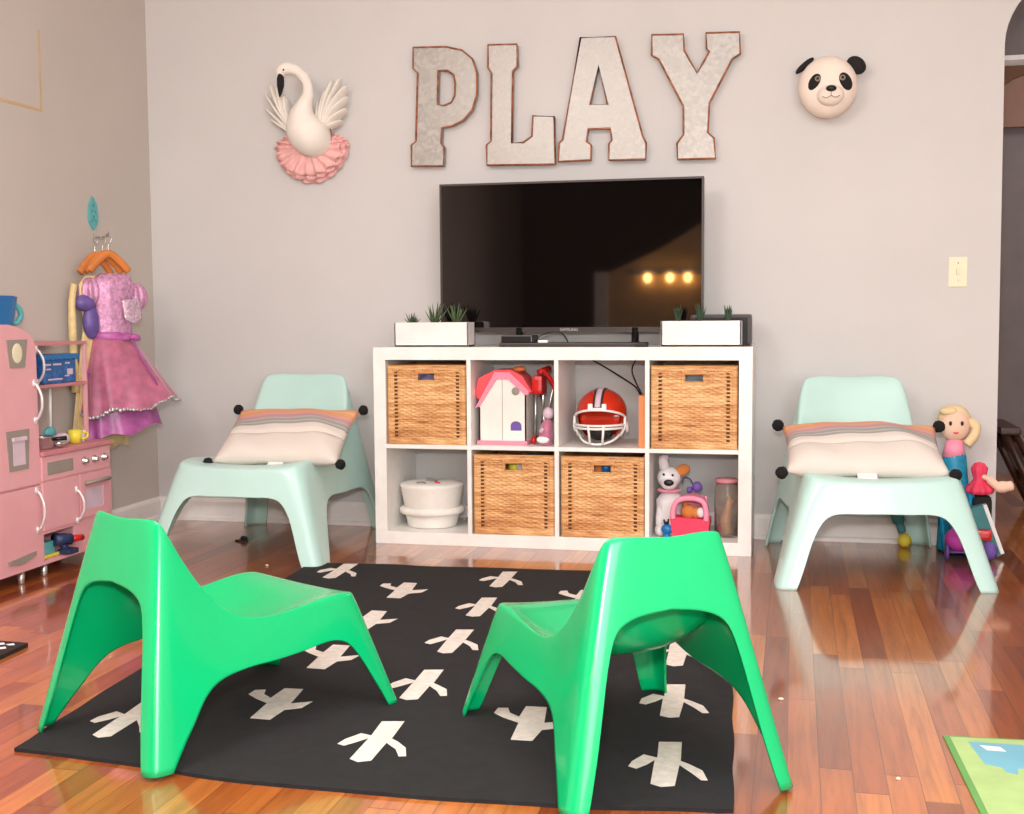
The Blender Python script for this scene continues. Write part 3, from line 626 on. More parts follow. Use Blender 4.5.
# ------------------------------------------------------------------ panda head
def panda():
    c = Vector((1.012, -.075, 1.785)); t = thing('panda_head', 'white felt panda head mounted on the wall right of the letters', 'wall decoration', (1.012, 0, 1.785))
    b = MB(); b.ell(c, (.112, .085, .118), n=40)
    for q in b.bm.verts:
        d = q.co-c
        if d.z < 0: q.co.x = c.x+d.x*(1-.02*(-d.z/.118)**2)
        q.co.y = min(q.co.y, -.0005)
    b.ell(c+Vector((.008, -.065, -.04)), (.052, .040, .042), n=24)
    obj('head', b, 'pfelt', t)
    for sx in (-1, 1):
        ry = rotm('Y', 50 if sx < 0 else -50)
        e = MB(); e.ell((c.x+(-.088 if sx < 0 else .105), -.07, c.z+(.088 if sx < 0 else .080)), (.013 if sx < 0 else .032, .016, .044 if sx < 0 else .040), rot=ry, n=20)
        obj('ear', e, 'blackfelt', t)
        p = MB(); p.ell((c.x+sx*.058+.006, -.142, c.z+.008), (.024, .012, .036), rot=rotm('Z', sx*28) @ rotm('Y', -sx*32), n=20)
        ep = obj('eye_patch', p, 'blackfelt', t)
        g = MB(); g.ell((c.x+sx*.046+.006, -.158, c.z+.020), (.0105, .006, .0105), n=16); lab(obj('eye', g, 'kgrey', ep), 'glossy grey eye')
        g = MB(); g.ell((c.x+sx*.046+.006, -.163, c.z+.020), (.006, .003, .006), n=12); obj('pupil', g, 'black', ep)
    g = MB(); g.ell((c.x+.010, -.180, c.z-.022), (.020, .012, .012), n=20); obj('nose', g, 'black', t)
    g = MB(); g.tube(crom([(c.x-.022, -.172, c.z-.05), (c.x-.006, -.181, c.z-.056), (c.x+.010, -.183, c.z-.050), (c.x+.026, -.181, c.z-.056), (c.x+.042, -.170, c.z-.048)], 6), .0016, 6).tube([(c.x+.010, -.1835, c.z-.050), (c.x+.010, -.186, c.z-.034)], .0014, 6)
    obj('mouth_stitch', g, 'kgrey', t)
panda()
# ------------------------------------------------------------------ swan
def swan():
    t = thing('swan_head', 'white felt swan with wings and a pink tutu mounted on the wall', 'wall decoration', (-1.13, 0, 1.6))
    b = MB()
    path = crom([(-1.10, -.03, 1.655), (-1.122, -.085, 1.680), (-1.138, -.11, 1.715), (-1.140, -.125, 1.765), (-1.122, -.14, 1.808), (-1.100, -.155, 1.85), (-1.102, -.17, 1.895), (-1.13, -.19, 1.932), (-1.165, -.205, 1.944), (-1.192, -.21, 1.935), (-1.20, -.212, 1.908)], 6)
    R = crom([(r_, 0, 0) for r_ in (.068, .084, .080, .056, .034, .0235, .021, .022, .025, .025, .015)], 6)
    b.tube(path, [q.x for q in R], 28); obj('body', b, 'swan', t)
    g = MB(); g.tube([(-1.196, -.212, 1.920), (-1.194, -.222, 1.895), (-1.193, -.226, 1.87), (-1.196, -.224, 1.842), (-1.199, -.222, 1.825)], [.016, .0205, .0195, .011, .003], 14, flat=.7); obj('beak', g, 'blackfelt', t)
    g = MB(); g.ell((-1.176, -.231, 1.934), .0045, n=10); obj('eye', g, 'black', t)
    def wing(root, tips, nm):
        w_ = MB()
        for k, (tx, tz, wd) in enumerate(tips):
            r0 = Vector(root)+Vector((0, .003*k, 0)); tp = Vector((tx, root[1]+.004+.0045*k, tz)); mid = r0.lerp(tp, .55)+Vector((0, -.018, .004))
            pts = crom([r0, r0.lerp(mid, .5), mid, tp.lerp(mid, .35), tp], 4)
            w_.tube(pts, [wd*1.25*q for q in (.5, .62, .74, .84, .92, .98, 1.02, 1.05, 1.05, 1.04, 1.0, .96, .9, .82, .7, .5, .1)], 12, flat=.24)
        obj(nm, w_, 'swan', t)
    wing((-1.09, -.065, 1.69), [(-.985, 1.925, .030), (-1.025, 1.915, .031), (-.962, 1.890, .030), (-.962, 1.845, .029), (-1.06, 1.875, .031), (-.970, 1.795, .027), (-1.095, 1.835, .028), (-.995, 1.745, .026)], 'wing')
    wing((-1.205, -.055, 1.685), [(-1.312, 1.912, .028), (-1.285, 1.900, .028), (-1.340, 1.872, .028), (-1.345, 1.815, .026), (-1.255, 1.865, .028), (-1.325, 1.765, .024), (-1.235, 1.81, .026)], 'wing')
    g = MB(); c = Vector((-1.143, 0, 1.640))
    for L_, (R_, y0, nf, ph) in enumerate(((.170, -.018, 17, 0), (.158, -.040, 19, 1.3), (.142, -.058, 16, 2.4))):
        def fn(u, v, R_=R_, y0=y0, nf=nf, ph=ph):
            a = 2*PI*u; rr = .040+(R_*(1+.03*math.sin(3*a+ph)+.02*math.sin(nf*a))-.040)*v; yy = y0-.011*v*math.sin(nf*a+ph)-.010*(1-v)
            return (c.x+rr*math.cos(a), min(yy, -.003), c.z+rr*math.sin(a)*(.86 if math.sin(a) < 0 else .42))
        g.grid(fn, 170, 8, cu=True)
    o = obj('tutu', g, 'tulle', t); s_ = o.modifiers.new('thick', 'SOLIDIFY'); s_.thickness = .0015
    g = MB(); g.tube([(-1.122+.086*math.cos(-2.2+2.9*a/24), -.055-.012*math.sin(PI*a/24), 1.680+.086*math.sin(-2.2+2.9*a/24)) for a in range(25)], .0022, 6); lab(obj('waist_seam', g, 'rust', t), 'thin brown seam above the tutu')
swan()
# ------------------------------------------------------------------ light switch, washi frame, decal
t = thing('light_switch', 'ivory light switch plate on the back wall near the arch', 'light switch', (1.51, 0, 1.015))
obj('plate', MB().box(1.476, 1.546, -.006, 0, 1.012, 1.128, bev=.003), 'ivory', t)
obj('toggle', MB().box(1.505, 1.517, -.016, -.004, 1.060, 1.083, bev=.002), 'ivory', t)
for z in (1.036, 1.104): obj('screw', MB().ell((1.511, -.006, z), (.003, .002, .003), n=8), 'chrome', t)
b = MB(); X = XL+.002
b.prism([(-.80, 1.705), (-.80, 2.015), (-.812, 2.015), (-.812, 1.717), (-1.62, 1.717), (-1.62, 1.705)], (), 'x', XL+.0004, XL+.002)
single('washi_tape', b, 'gold', 'thin pale gold tape strip forming a corner on the left wall', 'tape')
# wall hook with teal medallion
t = thing('wall_hook', 'wall hook with a teal leaf medallion holding the dress hangers', 'hook', (XL, -.455, 1.22))
dc = []
for k in range(24):
    a = 2*PI*k/24; rr = 1+.07*math.cos(6*a); dc.append((-.478+.034*rr*math.sin(a)*(1-.35*max(0, math.cos(a))), 1.345+.064*rr*math.cos(a)))
b = MB(); hl = []
for yy, zz, rr in ((-.478, 1.375, .008), (-.490, 1.35, .006), (-.466, 1.35, .006), (-.478, 1.325, .009), (-.492, 1.312, .005), (-.464, 1.312, .005)):
    hl.append([(yy+rr*math.sin(k*PI/4), zz+1.4*rr*math.cos(k*PI/4)) for k in range(8)])
b.prism(dc, hl, 'x', XL+.001, XL+.010); lab(obj('medallion', b, 'teal', t), 'pierced teal medallion')
b = MB(); b.box(XL+.001, XL+.008, -.475, -.440, 1.225, 1.262, bev=.003).tube(crom([(XL+.006, -.457, 1.250), (XL+.045, -.485, 1.240), (XL+.08, -.52, 1.242), (XL+.110, -.545, 1.252), (XL+.118, -.55, 1.265)], 6), .006, 8); obj('hook_arm', b, 'chrome', t)

# ------------------------------------------------------------------ dresses
def DT(x, y, deg): return Matrix.Translation((XL+x, y, 0)) @ Matrix.Rotation(math.radians(deg), 4, 'Z')
def hanger(lb, Tm, zt, w_):
    o3 = Tm.translation; t = thing('clothes_hanger', lb, 'hanger', (o3.x, o3.y, zt), 'wooden hangers on the wall hook')
    b = MB(); b.T = Tm; b.tube(crom([(-w_, 0, zt-.125), (-w_*.6, 0, zt-.088), (0, 0, zt-.055), (w_*.6, 0, zt-.088), (w_, 0, zt-.125)], 6), .011, 10, flat=1.5); obj('shoulder_bar', b, 'wood', t)
    b = MB(); b.T = Tm; b.tube(crom([(0, 0, zt-.05), (0, 0, zt-.02), (0.012, 0, zt-.006), (.011, 0, zt+.010), (0, 0, zt+.016), (-.011, 0, zt+.008)], 6), .0022, 8); lab(obj('wire_hook', b, 'chrome', t), 'chrome wire hook')
def skirt(b, zt, zb, rt, rb, nf, fl, asp=.6, lean=0, out=0, mi=0, rows=26, ph=0, c=0):
    def fn(u, v):
        a = 2*PI*u; s_ = v**.8; r = rt+(rb-rt)*(s_*.6+v*.4); r *= 1+fl*v*math.sin(nf*a+ph+1.3*math.sin(2*a))
        return (c+lean*v+r*math.cos(a), -out*v+r*asp*math.sin(a), zt+(zb-zt)*v+.03*v*math.cos(a)*(lean > .02)+.010*v*math.sin(5*a+ph))
    b.grid(fn, 120, rows, mi, cu=True)
def dress():
    Ty = DT(.060, -.560, 80)
    hanger('wooden hanger carrying the yellow dress nearest the wall', Ty, 1.222, .09)
    t = thing('yellow_dress', 'long pale yellow costume dress hanging behind the pink one', 'dress', (*Ty.translation[:2], .4), 'costume dresses on the wall hook')
    b = MB(); b.T = Ty; skirt(b, .86, .385, .085, .160, 9, .07, asp=.18, c=.0); obj('skirt', b, 'dressy', t)
    b = MB(); b.T = Ty; b.lathe([(.085, .86), (.08, .92), (.095, 1.0), (.095, 1.05), (.06, 1.085)], n=40, sy=.28, flute=.03, nf=8); obj('bodice', b, 'dressy', t)
    b = MB(); b.T = Ty; b.tube(crom([(-.125, 0, 1.05), (-.14, 0, .98), (-.142, 0, .88), (-.140, 0, .74), (-.135, 0, .62)], 5), [.014]*8+[.016]*7+[.016]*6, 12); lab(obj('sleeve', b, 'dressy', t), 'trailing yellow sleeve')
    Tv = DT(.080, -.535, 70)
    hanger('wooden hanger carrying the violet dress behind the pink dress', Tv, 1.228, .09)
    t = thing('violet_dress', 'violet satin costume dress showing at the left edge of the pink dress', 'dress', (*Tv.translation[:2], .5), 'costume dresses on the wall hook')
    b = MB(); b.T = Tv; skirt(b, .86, .52, .07, .15, 9, .07, asp=.22); obj('skirt', b, 'violet', t)
    b = MB(); b.T = Tv; b.lathe([(.07, .86), (.075, .92), (.10, .99), (.105, 1.04), (.055, 1.08)], n=40, sy=.25, flute=.03, nf=8); obj('bodice', b, 'violet', t)
    b = MB(); b.T = Tv; b.ell((-.112, -.02, .975), (.046, .03, .034)).ell((-.085, -.02, .90), (.036, .026, .07)); obj('sleeve', b, 'violet', t)
    Tp = DT(.105, -.535, 58)
    hanger('wooden hanger carrying the front pink princess dress', Tp, 1.230, .085)
    t = thing('princess_dress', 'pink and lilac satin princess dress hanging in front on the wall hook', 'dress', (*Tp.translation[:2], .45), 'costume dresses on the wall hook')
    b = MB(); b.T = Tp; b.lathe([(.078, .825), (.073, .86), (.080, .93), (.088, .99), (.090, 1.045), (.075, 1.08), (.050, 1.095)], (.010, -.01, 0), n=48, sy=.6, flute=.03, nf=9); obj('bodice', b, 'dressl', t)
    b = MB(); b.T = Tp; skirt(b, .84, .555, .078, .200, 11, .055, asp=.6, lean=.052, out=.05); sk = obj('overskirt', b, 'dress', t)
    b = MB(); b.T = Tp; rr_ = random.Random(5)
    for k in range(90):
        a = 2*PI*k/90; r = .199*(1+.055*math.sin(11*a+1.3*math.sin(2*a))); b.ell((.052+r*math.cos(a), -.05+r*.6*math.sin(a), .557+.03*math.cos(a)+.010*math.sin(5*a)+rr_.uniform(-.006, .004)), (rr_.uniform(.004, .010), .006, rr_.uniform(.004, .010)), n=8)
    lab(obj('silver_trim', b, 'silver', sk), 'silver sequin trim along the overskirt hem')
    b = MB(); b.T = Tp; skirt(b, .70, .455, .13, .158, 10, .06, asp=.6, lean=.022, out=.025, c=.005); lab(obj('underskirt', b, 'dressp', t), 'darker purple pink underskirt')
    b = MB(); b.T = Tp; b.lathe([(.0785, .822), (.083, .83), (.083, .85), (.0775, .858)], (.006, -.006, 0), n=40, sy=.62); obj('sash', b, 'dressp', t)
    b = MB(); b.T = Tp
    for sx in (-1, 1): b.ell((.06+sx*.02, -.055, .835), (.022, .010, .014), rot=rotm('Y', sx*20))
    b.ell((.06, -.062, .835), .008); b.tube([(.06, -.06, .83), (.09, -.10, .74), (.13, -.13, .64)], [.008, .012, .006], 8, flat=.3); obj('bow', b, 'dressp', t)
    for sx in (-1, 1):
        b = MB(); b.T = Tp
        def puff(u, v, sx=sx):
            a = 2*PI*u; th = PI*v; r = .046*(1+.10*math.sin(9*a)); return (.01+sx*(.098)+r*math.sin(th)*math.cos(a), -.01+r*.8*math.sin(th)*math.sin(a), 1.02+.058*math.cos(th)-(.02 if sx > 0 else 0))
        b.grid(puff, 60, 16, cu=True); obj('puff_sleeve', b, 'dressl', t)
    b = MB(); b.T = Tp
    def pan(u, v): return (.012+.085*u+.01*v, -.01-.068*math.cos((u-.3)*1.1), .985-.075*v+.012*u*(1-v)-.02*math.sin(PI*u)*v)
    b.grid(pan, 12, 10); o = obj('sequin_panel', b, 'sequin', t); o.modifiers.new('th', 'SOLIDIFY').thickness = .002; lab(o, 'shiny pale pink sequin panel on the bodice')
dress()

# ------------------------------------------------------------------ play kitchen
def kitchen():
    XF, XBk = -1.68, -1.925
    t = thing('play_kitchen', 'pink toy kitchen with arched fridge, oven and shelf against the left wall', 'toy kitchen', (-1.8, -1.2, 0))
    yc, hw = -1.457, .202; top = [(yc+hw*math.copysign(abs(math.cos(a*PI/24))**.75, math.cos(a*PI/24)), .80+.095*math.sin(a*PI/24)**.8) for a in range(0, 25)]
    b = MB(); b.prism([(yc+hw, .045)]+top+[(yc-hw, .045)], (), 'x', XBk, XF-.012); fr = obj('fridge_body', b, 'pink', t)
    tp2 = [(yc+(p[0]-yc)*.985, .335+(p[1]-.335)*.99) for p in top]
    d1 = obj('fridge_door', MB().prism([(yc+hw*.985, .338)]+tp2+[(yc-hw*.985, .338)], (), 'x', XF-.0125, XF), 'pink', t)
    d2 = obj('fridge_door', MB().box(XF-.0125, XF, yc-hw*.985, yc+hw*.985, .045, .330, bev=.002), 'pink', t)
    def handle(y, z0, z1, par, x=XF):
        h = MB(); L_ = z1-z0; h.tube(crom([(x, y, z0), (x+.014, y, z0+.01), (x+.028, y, z0+.3*L_), (x+.031, y, (z0+z1)/2), (x+.028, y, z1-.3*L_), (x+.014, y, z1-.01), (x, y, z1)], 5), [.007]+[.0048]*29+[.007], 10)
        h.ell((x+.002, y, z0), (.005, .009, .014)); h.ell((x+.002, y, z1), (.005, .009, .014)); obj('handle', h, 'handle_silver', par)
    handle(-1.277, .56, .69, d1); handle(-1.285, .175, .315, d2)
    b = MB(); b.prism([(-1.422, .843), (-1.308, .843), (-1.326, .748), (-1.408, .748)], (), 'x', XF, XF+.003); pl = lab(obj('clock_plate', b, 'kgrey', d1), 'grey plate with pale oval face')
    b = MB(); b.ell((XF+.003, -1.367, .797), (.002, .028, .034)); obj('clock_face', b, 'ivory', d1)
    b = MB(); b.prism([(-1.442, .535), (-1.315, .535), (-1.326, .398), (-1.430, .398)], (), 'x', XF, XF+.003); lab(obj('water_dispenser', b, 'kgrey', d1), 'grey water dispenser decal')
    b = MB(); b.box(XF+.002, XF+.005, -1.41, -1.345, .415, .505, bev=.002).box(XF+.002, XF+.012, -1.415, -1.340, .498, .512, bev=.003); obj('dispenser_recess', b, 'pale', d1)
    b = MB(); b.prism([(-1.458, .095), (-1.303, .105), (-1.303, .092), (-1.370, .076), (-1.40, .075), (-1.458, .085)], (), 'x', XF, XF+.006); lab(obj('drawer_pull', b, 'kgrey', d2), 'grey chevron pull')
    # stove unit
    y0, y1 = -1.255, -.812
    b = MB(); b.box(XBk, XF-.012, y0, y0+.012, .045, .43, bev=0).box(XBk, XF, y1-.012, y1, .045, .43, bev=.002).box(XBk, XF-.012, y0, y1, .045, .057, bev=0).box(XBk, XBk+.008, y0, y1, .045, .43, bev=0)
    b.box(XBk, XF-.012, y0, y1, .158, .168, bev=0).box(XBk, XF-.012, -1.045, -1.033, .045, .33, bev=0)
    # front face frame with openings
    b.prism([(y0, .045), (y1, .045), (y1, .428), (y0, .428)], [[(-1.247, .055), (-1.058, .055), (-1.058, .153), (-1.247, .153)], [(-.982, .20), (-.868, .20), (-.868, .283), (-.982, .283)]], 'x', XF-.012, XF-.002)
    obj('stove_body', b, 'pink', t)
    obj('counter_top', MB().box(XBk, XF+.012, y0+.002, y1+.008, .430, .446, bev=.003), 'pinkd', t)
    cp = obj('control_panel', MB().box(XF-.003, XF+.004, y0+.004, y1, .343, .428, bev=.002), 'pink', t)
    lab(obj('display_panel', MB().box(XF+.003, XF+.006, -1.222, -1.063, .360, .405, bev=.002), 'kgrey', cp), 'grey display panel')
    for y in (-.992, -.925, -.862):
        k = MB(); k.T = Matrix.Translation((XF+.004, y, .386)) @ rotm('Y', 90); k.lathe([(.015, 0), (.015, .004), (.010, .007), (.009, .018), (.006, .020), (0, .020)], n=20); obj('knob', k, 'chrome', cp)
    cd = obj('cabinet_door', MB().box(XF-.003, XF+.003, y0+.006, -1.028, .165, .336, bev=.002), 'pink', t)
    handle(-1.046, .17, .285, cd, XF+.003)
    b = MB(); b.prism([(-1.02, .172), (y1+.001, .172), (y1+.001, .336), (-1.02, .336)], [[(-.985, .203), (-.866, .203), (-.866, .280), (-.985, .280)]], 'x', XF-.003, XF+.004); od = obj('oven_door', b, 'pink', t)
    obj('oven_window', MB().box(XF-.001, XF+.001, -.985, -.866, .203, .280, bev=0), 'pale', od)
    b = MB(); b.tube([(XF+.004, -.99, .30), (XF+.022, -.98, .304), (XF+.022, -.85, .304), (XF+.004, -.84, .30)], .0075, 8); lab(obj('oven_handle', b, 'kgrey', od), 'grey bar handle')
    # shelf over the stove
    for z in (.668, .822): obj('wall_shelf', MB().box(XBk, -1.75, y0, -.83, z-.006, z+.006, bev=.002), 'pinkd', t)
    obj('shelf_post', MB().box(-1.765, -1.751, -.845, -.831, .446, .828, bev=.002), 'pink', t)
    md = MB(); md.box(-1.765, -1.752, y0+.002, -1.165, .676, .815, bev=.002); mw = obj('microwave_door', md, 'pink', t); handle(-1.152, .685, .805, mw, -1.752)
    for y, x in ((-1.63, -1.70), (-1.36, -1.70), (-1.228, -1.70), (-.84, -1.70), (-1.63, -1.90), (-.84, -1.90)):
        l = MB(); l.lathe([(.010, 0), (.012, .004), (.012, .046)], (x, y, 0), n=14); obj('leg', l, 'chrome', t)
kitchen()
b = MB()
def bin_(u, v):
    a = 2*PI*u; c_, s_ = math.cos(a), math.sin(a); k = (abs(c_)**4+abs(s_)**4)**-.25; w_ = 1-.12*(1-v)
    return (-1.80+.09*w_*k*c_, -1.40+.135*w_*k*s_, .895+.095*v)
b.grid(bin_, 48, 6, cu=True); b.grid(lambda u, v: tuple(Vector(bin_(u, v))+Vector(((-1.80-bin_(u, v)[0])*.06, (-1.40-bin_(u, v)[1])*.06, .003))), 48, 6, cu=True); b.box(-1.86, -1.74, -1.50, -1.30, .895, .900, bev=0)
t = thing('toy_bin', 'blue plastic bin standing on top of the pink toy fridge', 'bin', (-1.80, -1.40, .895)); obj('tub', b, 'blue', t)
b = MB(); b.tube(crom([(-1.76, -1.275, .965), (-1.75, -1.25, .955), (-1.75, -1.235, .925), (-1.76, -1.25, .90), (-1.77, -1.285, .905)], 5), .010, 8); lab(obj('handle', b, 'teal', t), 'teal looped handle')
# things on the toy kitchen
b = MB(); y0, y1 = -1.105, -.875
b.box(-1.82, -1.765, y0+.01, y1-.01, .675, .772, bev=.004)
t = thing('toy_box', 'blue printed toy box on the pink shelf over the stove', 'toy box', (-1.79, -.99, .675)); obj('carton', b, 'blueb', t)
b = MB(); sc = [(y0+(y1-y0)*k/16, .760+.006*(k % 2)) for k in range(17)]; b.prism([(y0, .782), (y1, .782)]+[(p[0], p[1]) for p in sc[::-1]], (), 'x', -1.83, -1.755); lab(obj('scalloped_lid', b, 'blue', t), 'bright blue scalloped lid')
b = MB()
for yy, zz, w_, h_ in ((-1.07, .745, .05, .006), (-1.005, .745, .05, .007), (-.94, .748, .03, .006), (-1.06, .728, .03, .005), (-.925, .715, .035, .022), (-1.02, .690, .09, .006), (-.945, .70, .03, .005)): b.box(-1.7655, -1.7638, yy-w_/2, yy+w_/2, zz-h_/2, zz+h_/2, bev=0)
lab(obj('printed_marks', b, 'pale', t), 'pale printed marks'); 
b = MB(); b.tube([(-1.80, -1.003, .661), (-1.80, -1.008, .50)], .006, 8)
t = thing('toy_spatula', 'white toy spatula with a teal blade hanging over the stove', 'toy utensil', (-1.80, -1.005, .47)); obj('rod', b, 'whitep', t)
b = MB(); b.ell((-1.80, -1.012, .492), (.014, .036, .022)); lab(obj('blade', b, 'teal', t), 'teal blade')
t = thing('toy_pot', 'shiny steel toy pot on the pink counter beside the fridge', 'toy pot', (-1.74, -1.19, .447))
b = MB(); b.lathe([(0, .447), (.036, .447), (.04, .452), (.04, .487), (.043, .489), (.040, .491), (.036, .487), (.036, .455), (0, .453)], (-1.74, -1.15, 0), n=28); obj('pan', b, 'chrome', t)
b = MB(); b.tube([(-1.71, -1.15, .48), (-1.66, -1.12, .484)], [.006, .009], 8); obj('handle', b, 'black', t)
b = MB(); b.ell((-1.70, -1.105, .463), (.022, .026, .016)); single('toy_ladle', b, 'chrome', 'small round steel toy ladle bowl on the counter beside the pot', 'toy utensil')
single('toy_egg', MB().ell((-1.74, -1.03, .470), (.028, .032, .024)), 'pale', 'round pale lilac toy on the counter left of the yellow cup', 'toy food')
t = thing('toy_cup', 'yellow toy cup standing on the pink kitchen counter', 'toy cup', (-1.74, -.94, .446))
b = MB(); b.lathe([(0, .447), (.022, .447), (.026, .495), (.023, .495), (.019, .451), (0, .450)], (-1.74, -.945, 0), n=24); obj('cup', b, 'yellow', t)
b = MB(); b.tube(crom([(-1.72, -.925, .487), (-1.71, -.908, .480), (-1.712, -.912, .465), (-1.722, -.928, .460)], 4), .004, 6); obj('handle', b, 'yellow', t)
single('salt_shaker', MB().lathe([(0, .447), (.010, .447), (.008, .47), (.013, .482), (.012, .489), (0, .491)], (-1.74, -.895, 0), n=16), 'whitep', 'small white shaker at the right end of the pink counter', 'toy food')
single('storybook', MB().box(-1.86, -1.70, -1.235, -1.13, .0585, .070, bev=.001), 'yellow', 'thin yellow book lying in the low opening of the toy kitchen', 'book')
single('board_book', MB().box(-1.86, -1.705, -1.240, -1.15, .0705, .115, bev=.002), 'teal', 'teal green book stack in the low opening of the toy kitchen', 'book')
t = thing('toy_drill', 'navy toy drill with a red tip poking out of the kitchen opening', 'toy tool', (-1.68, -1.12, .06))
b = MB(); b.tube([(-1.70, -1.16, .118), (-1.67, -1.10, .112)], [.024, .02], 14).tube([(-1.69, -1.125, .105), (-1.685, -1.105, .062)], [.016, .013], 10).box(-1.71, -1.655, -1.13, -1.075, .059, .078, bev=.005); obj('housing', b, 'navy', t)
b = MB(); b.tube([(-1.67, -1.10, .112), (-1.655, -1.05, .110)], [.013, .011], 12); lab(obj('tip', b, 'red', t), 'red tip')

# ------------------------------------------------------------------ toys in the shelf
def dollhouse():
    t = thing('dollhouse', 'cream toy dollhouse with a coral pink roof in the shelf', 'dollhouse', (-.23, -.25, .402))
    y0, y1 = -.34, -.20
    g = [(-.325, .402), (-.134, .402), (-.134, .605), (-.205, .672), (-.25, .672), (-.325, .56)]
    win = [(-.197, .458), (-.152, .458), (-.152, .478)]+[(-.1745+.0225*math.cos(a*PI/8), .478+.018*math.sin(a*PI/8)) for a in range(1, 8)]+[(-.197, .478)]
    b = MB(); b.prism(g, [win], 'y', y0, y0+.006).prism(g, (), 'y', y1-.005, y1).box(-.325, -.320, y0, y1, .402, .55, bev=0).box(-.139, -.134, y0, y1, .402, .60, bev=0).box(-.325, -.134, y0, y1, .402, .408, bev=0)
    obj('walls', b, 'house', t)
    obj('front_seam', MB().box(-.2305, -.2285, y0-.001, y0+.003, .412, .67, bev=0), 'kgrey', t)
    b = MB(); b.prism(win, (), 'y', y0+.004, y0+.009); w_ = lab(obj('window_recess', b, 'purple', t), 'small arched purple window')
    b = MB(); b.T = Matrix.Translation((-.175, y0, .615)) @ rotm('X', 90); b.lathe([(0, .0), (.015, .0), (.016, .003), (.013, .004), (0, .003)], n=24); lab(obj('round_window', b, 'kgrey', t), 'round grey gable window')
    b = MB(); b.box(-.333, -.128, y0-.006, y1+.004, .4025, .418, bev=.003); lab(obj('base', b, 'roofp', t), 'pink base strip')
    out = [(-.340, .545), (-.335, .555), (-.258, .69), (-.198, .69), (-.120, .615), (-.122, .60)]; inn = [(-.139, .605), (-.205, .665), (-.25, .665), (-.322, .555)]
    b = MB(); b.prism(out+inn, (), 'y', y0-.010, y0+.012); lab(obj('gable_trim', b, 'roofp', t), 'bubblegum pink gable edge')
    b = MB(); out2 = [(-.345, .60), (-.330, .665), (-.262, .698), (-.198, .700), (-.150, .675), (-.112, .612), (-.13, .60), (-.205, .670), (-.25, .670), (-.322, .575)]; b.prism(out2, (), 'y', y0+.008, y1+.01); obj('roof', b, 'roof', t)
    b = MB(); b.ell((-.175, -.27, .700), (.028, .03, .012)); lab(obj('roof_cap', b, 'orange', t), 'orange yellow roof cap')
dollhouse()
t = thing('doll_stroller', 'red toy doll stroller squeezed in right of the dollhouse', 'toy stroller', (-.08, -.22, .402))
b = MB(); b.tube(crom([(-.075, -.30, .70), (-.055, -.29, .675), (-.035, -.28, .64), (-.025, -.27, .60)], 5), .009, 8).tube([(-.085, -.31, .69), (-.06, -.24, .70)], .013, 8); obj('handle', b, 'red', t)
b = MB(); b.box(-.118, -.075, -.31, -.20, .60, .675, bev=.015); obj('canopy', b, 'red', t)
b = MB()
for p, q in (((-.10, -.31, .60), (-.105, -.30, .42)), ((-.07, -.31, .60), (-.10, -.20, .42)), ((-.035, -.29, .62), (-.09, -.22, .43)), ((-.10, -.22, .60), (-.06, -.30, .43))): b.tube([p, q], .0045, 8)
obj('frame_tube', b, 'chrome', t)
for x, y in ((-.108, -.31), (-.108, -.20)):
    b = MB(); b.T = Matrix.Translation((x, y, .4185)) @ rotm('Y', 90); b.lathe([(0, -.008), (.012, -.008), (.0165, -.004), (.0165, .004), (.012, .008), (0, .008)], n=20); obj('wheel', b, 'red', t)
t = thing('baby_doll', 'small doll in a pink outfit beside the red toy stroller', 'doll', (-.055, -.33, .402))
b = MB(); b.tube([(-.058, -.33, .404), (-.056, -.33, .44), (-.052, -.33, .48), (-.047, -.33, .505)], [.026, .028, .024, .010], 14); obj('body', b, 'dress', t)
b = MB(); b.ell((-.046, -.33, .528), (.022, .02, .024)); b.tube([(-.05, -.34, .48), (-.075, -.352, .455)], .008, 8); lab(obj('head', b, 'pale', t), 'pale bonnet and face')
b = MB(); b.ell((-.064, -.352, .425), (.026, .012, .014)); lab(obj('shoe', b, 'whitep', t), 'white shoe')
